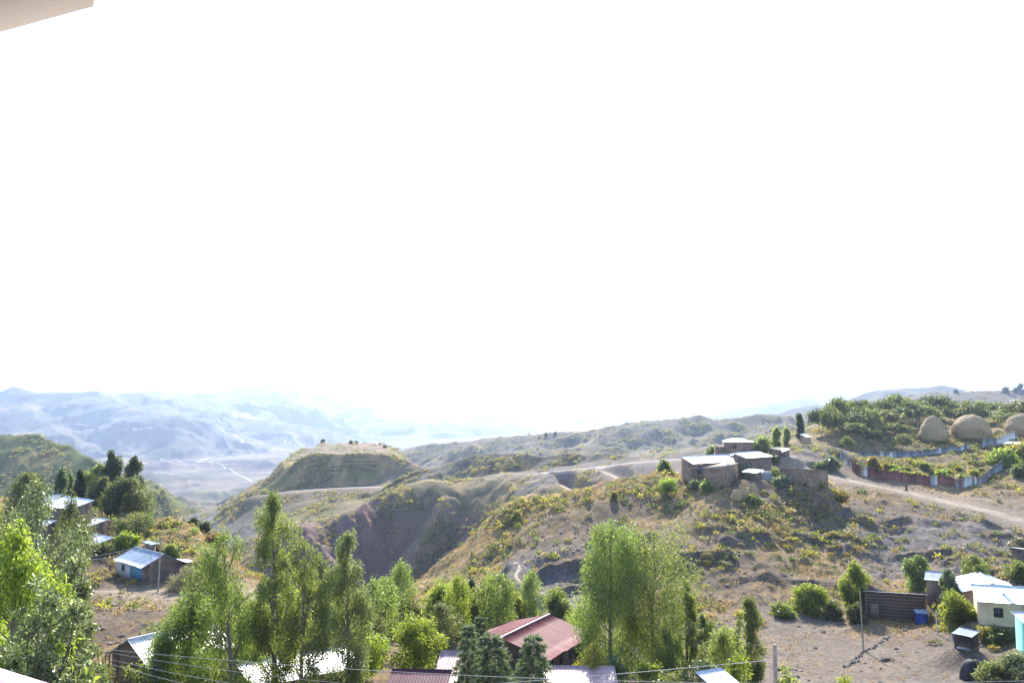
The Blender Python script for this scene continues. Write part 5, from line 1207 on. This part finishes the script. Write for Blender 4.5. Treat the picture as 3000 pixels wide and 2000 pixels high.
def roads():
    dirt = simple_mat('packed_dirt', (0.235, 0.180, 0.135), 1.0, 0.3, 0.35, bump=0.3)
    pale = simple_mat('pale_gravel', (0.40, 0.345, 0.29), 1.0, 0.15, 0.2)
    foot = simple_mat('footpath_soil', (0.36, 0.275, 0.205), 1.0, 0.2, 0.6)
    for nm, mat, lift in (('dirt_road', dirt, 0.06), ('hill_road', pale, 0.55), ('bench_road', pale, 0.3), ('track', dirt, 0.05)):
        pts, w = ROADC[nm]; ribbon(nm, densify(pts, 2), w * (0.62 if 'road' in nm and nm != 'dirt_road' else 0.8), mat, lift)
    for pp, w in (([(1508, 1647, 143.5), (1522, 1663, 140.8), (1512, 1690, 137), (1548, 1722, 132.5), (1600, 1742, 130), (1650, 1762, 128), (1712, 1782, 126)], 0.9),
                  ([(1560, 1390, 410), (1600, 1405, 395), (1650, 1425, 372), (1680, 1440, 352), (1740, 1450, 330)], 2.2), ([(1745, 1376, 372), (1790, 1392, 345), (1830, 1412, 322)], 1.8),
                  ([(2475, 1640, 146), (2462, 1600, 153), (2478, 1560, 160), (2490, 1530, 165)], 0.8)):
        ribbon('footpath', densify([PT(*p) for p in pp], 14), w, foot, 0.08 if pp[0][2] < 200 else 0.25)
    # roads on the valley floor: stand where the view ray meets the ground
    for pp, w in (([(470, 1347), (520, 1350), (570, 1352), (620, 1358), (650, 1364), (680, 1382), (710, 1396), (742, 1411)], 9), ([(560, 1352), (600, 1345), (680, 1338)], 8), ([(835, 1300), (840, 1285), (850, 1270)], 12)):
        pts = []
        for px, py in pp:
            u, v = uv(px, py); k = np.searchsorted(us, u); col = Z[:, k] / Ys; j = np.nonzero((col >= v) & (Ys > 900))[0]
            if len(j): pts.append(Vector((u * Ys[j[0]], Ys[j[0]], 0)))
        if len(pts) > 2: ribbon('valley_road', densify(pts, 10), w, pale, 1.2)

def sheet_fence(name, label, path, h, cols, seed, wmin=0.7, wmax=1.0):
    """scrap sheets set edge to edge along a path of (px, depth)"""
    r = np.random.default_rng(seed); P = []
    for px, Y in path:
        x = uv(px, 1380)[0] * Y; P.append(Vector((x, Y, 0)))
    P = densify(P, 12); d = [0]
    for a, b in zip(P[:-1], P[1:]): d.append(d[-1] + (b - a).length)
    tot = d[-1]; s = 0; o0 = P[0]
    root = empty(name, (o0.x, o0.y, HH(o0.x, o0.y)), 0, label=label, cat='fence')
    def at(s):
        i = int(min(np.searchsorted(d, s), len(P) - 1)); i = max(1, i); t = (s - d[i - 1]) / (d[i] - d[i - 1] + 1e-9); return P[i - 1] + (P[i] - P[i - 1]) * t
    n = 0
    while s < tot - .3 and n < 98:
        w = r.uniform(wmin, wmax); a = at(s); b = at(min(s + w * .97, tot)); c = cols(s / tot, r)
        hh = h * r.uniform(0.86, 1.1); za, zb = HH(a.x, a.y) - .25, HH(b.x, b.y) - .25; lean = r.normal() * .08
        u = (b - a).normalized(); nn = Vector((-u.y, u.x, 0)); g = Geo(); m = 9; L = (b - a).length
        v = []
        for k in range(m):
            t = k / (m - 1); off = nn * (.025 * math.cos(k * math.pi) + .012 * (n % 2)); z0 = za + (zb - za) * t
            v += [a + (b - a) * t + off + Vector((0, 0, z0)), a + (b - a) * t + off + nn * lean + Vector((0, 0, z0 + .25 + hh + .05 * r.normal()))]
        v = np.array([tuple(q) for q in v]); bk = v + np.array([nn.x, nn.y, 0]) * 0.015
        i = np.arange(2 * m).reshape(m, 2); q1 = np.stack([i[:-1, 0], i[1:, 0], i[1:, 1], i[:-1, 1]], -1)
        ring = np.concatenate([i[:, 0], i[::-1, 1]]); sd_ = np.stack([ring, np.roll(ring, -1), np.roll(ring, -1) + 2 * m, ring + 2 * m], -1)
        g.add(np.concatenate([v, bk]) - np.array(root.location), np.concatenate([q1, q1[:, ::-1] + 2 * m, sd_]))
        link('sheet', g.mesh('sheet', c), root); s += w; n += 1
    for s in np.arange(0, tot, 2.4):
        g = Geo(); p = at(s); z = HH(p.x, p.y); q = np.array([p.x - root.location.x, p.y - root.location.y + .12, z - root.location.z]); tube(g, [q + [0, 0, -.5], q + [0, 0, h * 1.12]], [.06, .05], 5); link('post', g.mesh('post', WM['wood']), root)
def fences():
    rust = [simple_mat('rusty_red_sheet', c, 0.75, 0.3, 2.5) for c in ((0.165, 0.056, 0.054), (0.21, 0.082, 0.072), (0.13, 0.048, 0.046))]
    blue = [simple_mat('blue_grey_sheet', c, 0.6, 0.2, 2.5) for c in ((0.17, 0.20, 0.25), (0.25, 0.27, 0.31), (0.13, 0.16, 0.22), (0.15, 0.20, 0.26))]
    white = [simple_mat('white_sheet', c, 0.6, 0.15, 2.5) for c in ((0.62, 0.62, 0.62), (0.50, 0.50, 0.48))]
    tan = simple_mat('tan_board', (0.40, 0.32, 0.22), 0.9, 0.2, 3)
    def c1(t, r):
        if t < .2: return blue[int(r.integers(4))] if r.uniform() < .7 else white[int(r.integers(2))]
        if t < .34: return rust[int(r.integers(3))] if r.uniform() < .75 else (tan if r.uniform() < .5 else white[0])
        if t < .66: return rust[int(r.integers(3))] if r.uniform() < .93 else tan
        if t < .70: return white[1] if r.uniform() < .6 else blue[1]
        if t < .85: return rust[int(r.integers(2))] if r.uniform() < .9 else blue[0]
        return white[int(r.integers(2))] if r.uniform() < .4 else blue[int(r.integers(4))]
    sheet_fence('sheet_fence', 'long fence of rusty red, white and blue scrap sheets along the dirt road', [(2463, 222), (2480, 217), (2500, 212), (2530, 209.5), (2570, 207.5), (2640, 206), (2735, 204.5), (2820, 205), (2873, 207)], 2.3, c1, 1, .62, .9)
    sheet_fence('sheet_fence', 'short leaning fence of pale blue sheets at the right end of the garden', [(2876, 208), (2905, 212), (2938, 218)], 2.1, lambda t, r: blue[int(r.integers(2))], 2)
    sheet_fence('sheet_fence', 'blue grey sheet fence along the back of the garden below the haystacks', [(2498, 238), (2560, 240), (2620, 241.5), (2700, 243), (2780, 245), (2845, 247)], 1.6, lambda t, r: blue[int(r.integers(3))] if r.uniform() < .8 else white[int(r.integers(2))], 3, .8, 1.2)
    sheet_fence('sheet_fence', 'tall patched fence of white, blue and red sheets below the right haystack', [(2882, 247), (2915, 249), (2950, 252), (2985, 255)], 2.6, lambda t, r: white[0] if r.uniform() < .35 else (rust[0] if r.uniform() < .25 else blue[int(r.integers(2))]), 4, 1.0, 1.6)

def haystack(label, px, pbase, Y, wpx, ptop, seed, flat=2.2):
    rng = np.random.default_rng(seed); p0 = GH(px, pbase, Y); x, Y, z0 = p0.x, p0.y, p0.z - .15; h = (pbase - ptop) / F * Y * 1.02 + .15; R0 = wpx / F * Y / 2
    h = max(h, 1.0); ns, nr = 40, 26; v = []
    for j in range(nr):
        q = j / (nr - 1); zz = h * q
        prof = (0.86 + 0.16 * math.sin(min(q, .4) / .4 * math.pi / 2)) * max(0, 1 - max(0, (q - .12) / .88) ** flat) ** 0.62
        for i in range(ns):
            a = i / ns * 2 * math.pi
            k = 1 + .12 * gnoise(np.array([a * 1.3 + seed]), np.array([q * 3.0]), seed)[0] + .03 * gnoise(np.array([a * 6.0]), np.array([q * 12.0]), seed)[0]
            v.append((R0 * prof * k * math.cos(a), R0 * prof * k * math.sin(a), zz * (1 + .02 * math.sin(3 * a))))
    i = np.arange(nr * ns).reshape(nr, ns); f = np.stack([i[:-1], np.roll(i[:-1], -1, 1), np.roll(i[1:], -1, 1), i[1:]], -1).reshape(-1, 4)
    v = np.array(v); r = empty('haystack', (x, Y, z0), 0, label=label, cat='haystack')
    g = Geo(); g.add(v, f); link('stack', g.mesh('haystack', STRAW, True), r)
    g = Geo(); n = 2600; k = rng.integers(0, len(v) - ns, n); D = unit(np.stack([v[k, 0], v[k, 1], np.zeros(n)], 1)) * .5 + np.array([0, 0, -.7]) + rng.normal(size=(n, 3)) * .35
    leaves(g, v[k] * .99 + rng.normal(size=(n, 3)) * .03, D, .045 * R0 * 2, .012 * R0 * 2, rng); link('loose_straw', g.mesh('loose_straw', LM['pale']), r)
STRAW = simple_mat('hay', (0.34, 0.245, 0.14), 1.0, 0.3, 5, bump=0.8)
def stacks():
    haystack('left one of the three big haystacks on the hill, with a pointed top', 2735, 1288, 256, 82, 1217, 1, 1.35)
    haystack('middle and widest of the three big haystacks on the hill, with a flat rounded top', 2848, 1282, 262, 104, 1215, 2, 2.6)
    haystack('right one of the big haystacks, cut by the right edge of the photo', 2992, 1278, 262, 92, 1213, 3, 1.9)
    haystack('small low haystack between the middle and the right big ones', 2924, 1276, 258, 30, 1258, 4, 1.7)
    haystack('lowest and widest of the small rounded haystacks by the brown hill annex', 2158, 1464, 165.5, 32, 1434, 5, 2.2)
    haystack('middle small haystack leaning against the lowest one', 2181, 1460, 167, 24, 1427, 6, 2.0)
    haystack('topmost small haystack behind the other rounded ones', 2173, 1448, 170, 20, 1416, 7, 2.0)
    haystack('tallest small haystack on the right of the rounded group', 2208, 1452, 168.5, 27, 1416, 8, 2.4)
    # covered mounds: a grey one on the hill, one by the small shed coloured black for shade
    mound((UX(2243, 1400, 177), 177.0), 1.7, 2.1, (0.30, 0.29, 0.31), 'grey covered heap beside the white canopy on the hill')
    mound((UX(2850, 1950, 87.5), 87.5), 1.25, 2.0, (0.022, 0.022, 0.026), 'rounded heap coloured near black for shade in front of the small shed')
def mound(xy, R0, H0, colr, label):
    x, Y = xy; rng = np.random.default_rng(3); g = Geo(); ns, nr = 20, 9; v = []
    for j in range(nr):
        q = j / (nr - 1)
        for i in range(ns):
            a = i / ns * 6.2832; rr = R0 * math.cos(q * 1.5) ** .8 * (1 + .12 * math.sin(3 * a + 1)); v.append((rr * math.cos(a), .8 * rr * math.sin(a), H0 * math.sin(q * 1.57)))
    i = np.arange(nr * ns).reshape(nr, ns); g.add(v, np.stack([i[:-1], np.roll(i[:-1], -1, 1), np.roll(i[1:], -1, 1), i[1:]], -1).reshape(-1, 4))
    link('heap_or_shade', g.mesh('heap_or_shade', simple_mat('tarp_or_shade_tone', colr, .8, .2, 2), True), None, (x, Y, HH(x, Y) - .1), label=label, cat='heap')

POLEM = None
def pole(name, label, px, ptop, Y, r0, cross=False, lean=0.0, mat=None, cat='pole', sink=.5, pbot=None):
    x = UX(px, ptop, Y); zt = uv(px, ptop)[1] * Y; z0 = HH(x, Y)
    if pbot: z0 = min(z0, uv(px, pbot)[1] * Y)
    h = zt - z0; r = empty(name, (x, Y, z0), 0, label=label, cat=cat); g = Geo()
    tube(g, [(lean, 0, -sink), (lean * .4, 0, h * .5), (0, 0, h)], [r0 * 1.15, r0, r0 * .82], 9)
    g.add([(r0 * .82 * math.cos(a), r0 * .82 * math.sin(a), h) for a in np.linspace(0, 6.2832, 8, endpoint=False)], [(0, 1, 2, 3), (0, 3, 4, 5), (0, 5, 6, 7)])
    link('shaft', g.mesh('shaft', mat or WM['wood'], False), r)
    if cross:
        g = Geo(); g.add(*bm_box(-.55, .55, -.05, .05, h - .55, h - .45)); link('crossarm', g.mesh('crossarm', WM['wood']), r)
        for k in (-.45, .45):
            g = Geo(); tube(g, [(k, 0, h - .45), (k, 0, h - .37), (k, 0, h - .30)], [.035, .05, .03], 7); link('insulator', g.mesh('insulator', RM['tarp']), r)
    return Vector((x, Y, zt))
def wire(label, a, b, sag, r=0.014, group=None):
    t = np.linspace(0, 1, 40); a = np.array(a); b = np.array(b); p = a + (b - a) * t[:, None]; p[:, 2] -= sag * 4 * t * (1 - t); o = p[0].copy(); g = Geo(); tube(g, p - o, np.full(40, r), 5)
    link('overhead_wire', g.mesh('overhead_wire', WIREM), None, tuple(o), label=label, cat='wire', group=group)
WIREM = simple_mat('aluminium_wire', (0.62, 0.61, 0.58), 0.45, 0.05, 1, 0.4)
def small_things():
    grey = simple_mat('bleached_pole_wood', (0.34, 0.29, 0.24), 0.9, 0.25, 4)
    a = pole('utility_pole', 'thick grey wooden pole rising from the bottom edge right of centre', 2270, 1886, 38, .10, mat=grey)
    pole('utility_pole', 'tall thin wooden pole on the grey flat ground before the long brown shed', 2519, 1731, 103, .085, lean=.25, mat=grey, pbot=1905)
    c = pole('utility_pole', 'thin wooden pole with a small crossarm in front of the house with the blue door', 472, 1572, 112.5, .085, True, lean=-.2, mat=grey, pbot=1700)
    pole('leaning_stake', 'whitish leaning stake between the long brown shed and the cream house', 2742, 1790, 106, .07, lean=.1, mat=RM['tarp'], cat='stake')
    pole('utility_pole', 'distant thin mast left of the wooded crest', 2424, 1181, 290, .10, mat=grey)
    pole('bamboo_stake', 'dark thin stake left of the brown gabled house', 352, 1880, 62, .05, lean=-.3, mat=BARKD, cat='stake')
    # antenna beside the house with the blue door
    x, Y = UX(441, 1680, 113.5), 113.5; z = HH(x, Y); zt = uv(441, 1622)[1] * Y - z; g = Geo(); tube(g, [(0, 0, -.3), (0, 0, zt)], [.03, .025], 6)
    r = empty('antenna', (x, Y, z), .4, label='thin aerial mast before the blue front of the grey roofed house', cat='antenna'); link('mast', g.mesh('mast', grey), r)
    g = Geo(); tube(g, [(-.6, 0, zt - .1), (.6, 0, zt - .1)], [.02, .02], 4)
    for k in np.linspace(-.5, .5, 6): tube(g, [(k, -.3, zt - .1), (k, .3, zt - .1)], [.012, .012], 4)
    link('elements', g.mesh('elements', WIREM), r)
    P = lambda px, py, Y: tuple(PT(px, py, Y))
    wire('long pale wire crossing the bottom of the photo above the maroon roof', P(330, 1903, 46), P(3100, 1990, 44), 0.75, .013)
    wire('pale wire rising to the thick pole from the pink roof at the bottom edge', P(1300, 2012, 40), tuple(a + Vector((0, 0, -.65))), 0.05, .014)
    wire('second wire from the top across the brown gabled house at the lower left', P(330, 1912, 46), P(1500, 2030, 44), 0.35, .009)
    wire('third wire from the top across the brown gabled house at the lower left', P(330, 1932, 46), P(1200, 2060, 44), 0.3, .009)
    wire('lowest wire across the brown gabled house at the lower left', P(330, 1946, 46), P(1000, 2090, 44), 0.2, .009)
    wire('upper of two wires running left from the pole at the house with the blue door', P(230, 1634, 110), tuple(c + Vector((-.4, 0, -.4))), 0.35, .025)
    wire('lower of two wires running left from the pole at the house with the blue door', P(230, 1640, 110), tuple(c + Vector((.4, 0, -.4))), 0.6, .025)
    # person on the dirt road: skin-modifier figure, mid-stride
    x, Y = UX(2656, 1440, 194.5), 194.5; z = HH(x, Y) + .06
    J = {'pelvis': (0, 0, .92), 'chest': (0.02, 0, 1.25), 'neck': (0.03, 0, 1.45), 'head0': (0.045, 0, 1.53), 'head1': (0.06, 0, 1.68), 'shL': (0.02, .17, 1.38), 'shR': (0.02, -.17, 1.38), 'elL': (.10, .24, 1.13), 'elR': (-.12, -.23, 1.13), 'haL': (.26, .21, .96), 'haR': (-.02, -.24, .88),
         'hipL': (0, .09, .88), 'hipR': (0, -.09, .88), 'knL': (.16, .10, .49), 'knR': (-.04, -.10, .48), 'anL': (.14, .10, .09), 'anR': (-.30, -.10, .13), 'toL': (.30, .11, .03), 'toR': (-.18, -.11, .02)}
    rad = {'pelvis': .15, 'chest': .15, 'neck': .055, 'head0': .075, 'head1': .085, 'shL': .065, 'shR': .065, 'elL': .045, 'elR': .045, 'haL': .035, 'haR': .035, 'hipL': .10, 'hipR': .10, 'knL': .065, 'knR': .065, 'anL': .04, 'anR': .04, 'toL': .04, 'toR': .04}
    E = [('pelvis', 'chest'), ('chest', 'neck'), ('neck', 'head0'), ('head0', 'head1'), ('chest', 'shL'), ('chest', 'shR'), ('shL', 'elL'), ('shR', 'elR'), ('elL', 'haL'), ('elR', 'haR'), ('pelvis', 'hipL'), ('pelvis', 'hipR'), ('hipL', 'knL'), ('hipR', 'knR'), ('knL', 'anL'), ('knR', 'anR'), ('anL', 'toL'), ('anR', 'toR')]
    K = list(J); me = bpy.data.meshes.new('person_body'); me.from_pydata([J[k] for k in K], [(K.index(p), K.index(q)) for p, q in E], [])
    pr = empty('person', (x, Y, z), R(160), label='person in dark clothes walking along the dirt road', cat='person')
    body = link('body', me, pr); sk = body.modifiers.new('skin', 'SKIN')
    for i, k in enumerate(K): me.skin_vertices[0].data[i].radius = (rad[k], rad[k]); me.skin_vertices[0].data[i].use_root = (k == 'pelvis')
    body.modifiers.new('sub', 'SUBSURF').levels = 1
    me.materials.append(simple_mat('dark_skin', (0.07, 0.045, 0.032), .6, .1))
    g = Geo(); ns = 18; v = []
    for q, rx, ry in ((.30, .26, .22), (.6, .23, .21), (.92, .19, .20), (1.15, .18, .21), (1.36, .17, .22), (1.45, .10, .12)):
        for i in range(ns):
            aa = i / ns * 6.2832; v.append((rx * math.cos(aa) * (1 + .06 * math.sin(5 * aa)), ry * math.sin(aa), q))
    i = np.arange(len(v)).reshape(-1, ns); g.add(v, np.stack([i[:-1], np.roll(i[:-1], -1, 1), np.roll(i[1:], -1, 1), i[1:]], -1).reshape(-1, 4)); link('robe', g.mesh('robe', simple_mat('dark_cloth', (0.055, 0.04, 0.042), .9, .2, 4), True), pr)
    # dry stone row on the grey flat ground
    stone = simple_mat('field_stone', (0.20, 0.17, 0.145), .95, .3, 3, bump=.5); ms = []
    for k in range(4):
        r = np.random.default_rng(50 + k); v = unit(r.normal(size=(42, 3))); import bmesh
        bm = bmesh.new(); [bm.verts.new(tuple(p * np.array([.34, .26, .22]) * r.uniform(.85, 1.1))) for p in v]; bmesh.ops.convex_hull(bm, input=bm.verts[:]); me = bpy.data.meshes.new('rock'); bm.to_mesh(me); bm.free(); me.materials.append(stone); ms.append(me)
    rng = np.random.default_rng(8)
    for kk, (px, py) in enumerate([(2480 + 90 * t ** .9 + (80 * (t - .6) if t > .6 else 0), 1965 - 95 * t) for t in np.linspace(0, 1, 46)]):
        Y = 95 + (1965 - py) / 95 * 12.5; x = uv(px + rng.normal() * 4, py)[0] * Y; s = rng.uniform(.3, .8)
        o = link('rock', ms[kk % 4], None, (x, Y, HH(x, Y) + .03), label='grey field stone in the row of stones below the tall thin pole', cat='rock', group='stones in the row on the grey flat ground'); o.scale = (s, s, s); o.rotation_euler = (rng.uniform(0, 6), rng.uniform(0, 6), rng.uniform(0, 6))
    # balcony: roof slab above and painted rail below
    pink = simple_mat('pink_plaster', (0.90, 0.82, 0.79), .85, .05, 1.5); zs = 1.62
    A = PT(274, 20, zs / uv(274, 20)[1]); B = PT(-60, 112, zs / uv(-60, 112)[1]); D = PT(286, -90, zs / uv(286, -90)[1])
    u = (B - A).normalized(); A2, B2 = A, A + u * 3.2; dv = (D - A).normalized(); D2 = A + dv * 3.6; C2 = B2 + (D2 - A); g = Geo()
    q = [A2, B2, C2, D2]; v = [(p.x, p.y, zs) for p in q] + [(p.x, p.y, zs + .28) for p in q]
    g.add(v, [(0, 1, 2, 3), (7, 6, 5, 4), (0, 4, 5, 1), (1, 5, 6, 2), (2, 6, 7, 3), (3, 7, 4, 0)]); r = empty('balcony_roof', tuple(A), 0, label='pink plastered balcony roof corner at the top left', cat='roof')
    o = link('slab', g.mesh('slab', pink), r); o.matrix_parent_inverse = Matrix.Translation(-A)
    rp = simple_mat('pink_purple_paint', (0.62, 0.36, 0.50), .35, .04, 3)
    p0 = PT(0, 1958, 1.30); v1 = uv(135, 2000)[1]; Y1 = p0.z / v1; p1 = PT(135, 2000, Y1); d = (p1 - p0).normalized(); a0 = p0 - d * 1.6; a1 = p1 + d * .9; n2 = Vector((d.y, -d.x, 0)); n2 = n2 if n2.y < 0 else -n2
    g = Geo(); prof = [(0, 0), (.012, .008), (.05, .008), (.062, 0), (.062, -.035), (.05, -.042), (.012, -.042), (0, -.035)]; k = len(prof)
    v = [tuple(e + n2 * s + Vector((0, 0, h))) for e in (a0, a1) for s, h in prof]; g.add(v, [(i, (i + 1) % k, k + (i + 1) % k, k + i) for i in range(k)])
    r = empty('balcony_rail', tuple(p0), 0, label='pink painted balcony rail at the bottom left corner', cat='rail'); o = link('handrail', g.mesh('handrail', rp, False), r); o.matrix_parent_inverse = Matrix.Translation(-p0)
    for t in np.linspace(0, 1, 9):
        e = a0 + (a1 - a0) * float(t) + n2 * .03; g = Geo(); tube(g, [(e.x, e.y, e.z - .95), (e.x, e.y, e.z - .04)], [.012, .012], 8); o = link('baluster', g.mesh('baluster', rp, True), r); o.matrix_parent_inverse = Matrix.Translation(-p0)
TERRAIN = build_terrain()
buildings()
roads()
fences()
stacks()
small_things()
vegetation()
# ------------------------------------------------------------------ sky, sun, air, camera
SUN_EL, SUN_AZ = R(33), R(5)       # azimuth clockwise from +Y
w = bpy.data.worlds.new('World'); scene.world = w; w.use_nodes = True
nt = w.node_tree; bg = nt.nodes['Background']
sky = nt.nodes.new('ShaderNodeTexSky'); sky.sky_type = 'NISHITA'; sky.sun_disc = False
sky.sun_elevation = SUN_EL; sky.sun_rotation = SUN_AZ; sky.altitude = 2000; sky.dust_density = 3.0; sky.air_density = 1.0
nt.links.new(sky.outputs['Color'], bg.inputs['Color']); bg.inputs['Strength'].default_value = SKY
sl = bpy.data.lights.new('sun', 'SUN'); sl.energy = SUN; sl.angle = R(0.55); sl.color = (1.0, 0.93, 0.82)
so = bpy.data.objects.new('sun', sl); COL.objects.link(so)
d = Vector((math.sin(SUN_AZ) * math.cos(SUN_EL), math.cos(SUN_AZ) * math.cos(SUN_EL), math.sin(SUN_EL)))
so.rotation_euler = d.to_track_quat('Z', 'Y').to_euler(); so.location = (0, 0, 60)

hm = bpy.data.materials.new('air'); hm.use_nodes = True; hn = hm.node_tree; hn.nodes.clear()
ho = hn.nodes.new('ShaderNodeOutputMaterial'); pv = hn.nodes.new('ShaderNodeVolumePrincipled')
pv.inputs['Color'].default_value = HAZE_COL; pv.inputs['Density'].default_value = HAZE; pv.inputs['Anisotropy'].default_value = HAZE_G
hn.links.new(pv.outputs['Volume'], ho.inputs['Volume'])
x0, x1, y0, y1 = -34000, 34000, -150, 30500
z0, z1 = float(Z.min()) - 1.5, max(float(Z.max()) + 5, 30)
hv = [(x, y, z) for z in (z0, z1) for y in (y0, y1) for x in (x0, x1)]
hf = [(0, 2, 3, 1), (4, 5, 7, 6), (0, 1, 5, 4), (2, 6, 7, 3), (0, 4, 6, 2), (1, 3, 7, 5)]
link('haze', np_mesh('haze', hv, hf, hm), kind='stuff')

cam = bpy.data.cameras.new('camera'); cam.sensor_width = 36; cam.lens = 36 * F / 3000
cam.clip_start = 0.05; cam.clip_end = 80000
co = bpy.data.objects.new('camera', cam); COL.objects.link(co); co.location = (0, 0, 0); co.rotation_euler = (R(90) + TH, 0, 0)
scene.camera = co
scene.view_settings.view_transform = 'Standard'; scene.view_settings.look = 'None'
scene.view_settings.exposure = EXPO; scene.view_settings.gamma = 1
c = scene.cycles
c.use_denoising = True; c.max_bounces = 6; c.diffuse_bounces = 3; c.glossy_bounces = 2; c.transmission_bounces = 4; c.transparent_max_bounces = 8; c.volume_bounces = 0
c.caustics_reflective = False; c.caustics_refractive = False; c.sample_clamp_indirect = 6
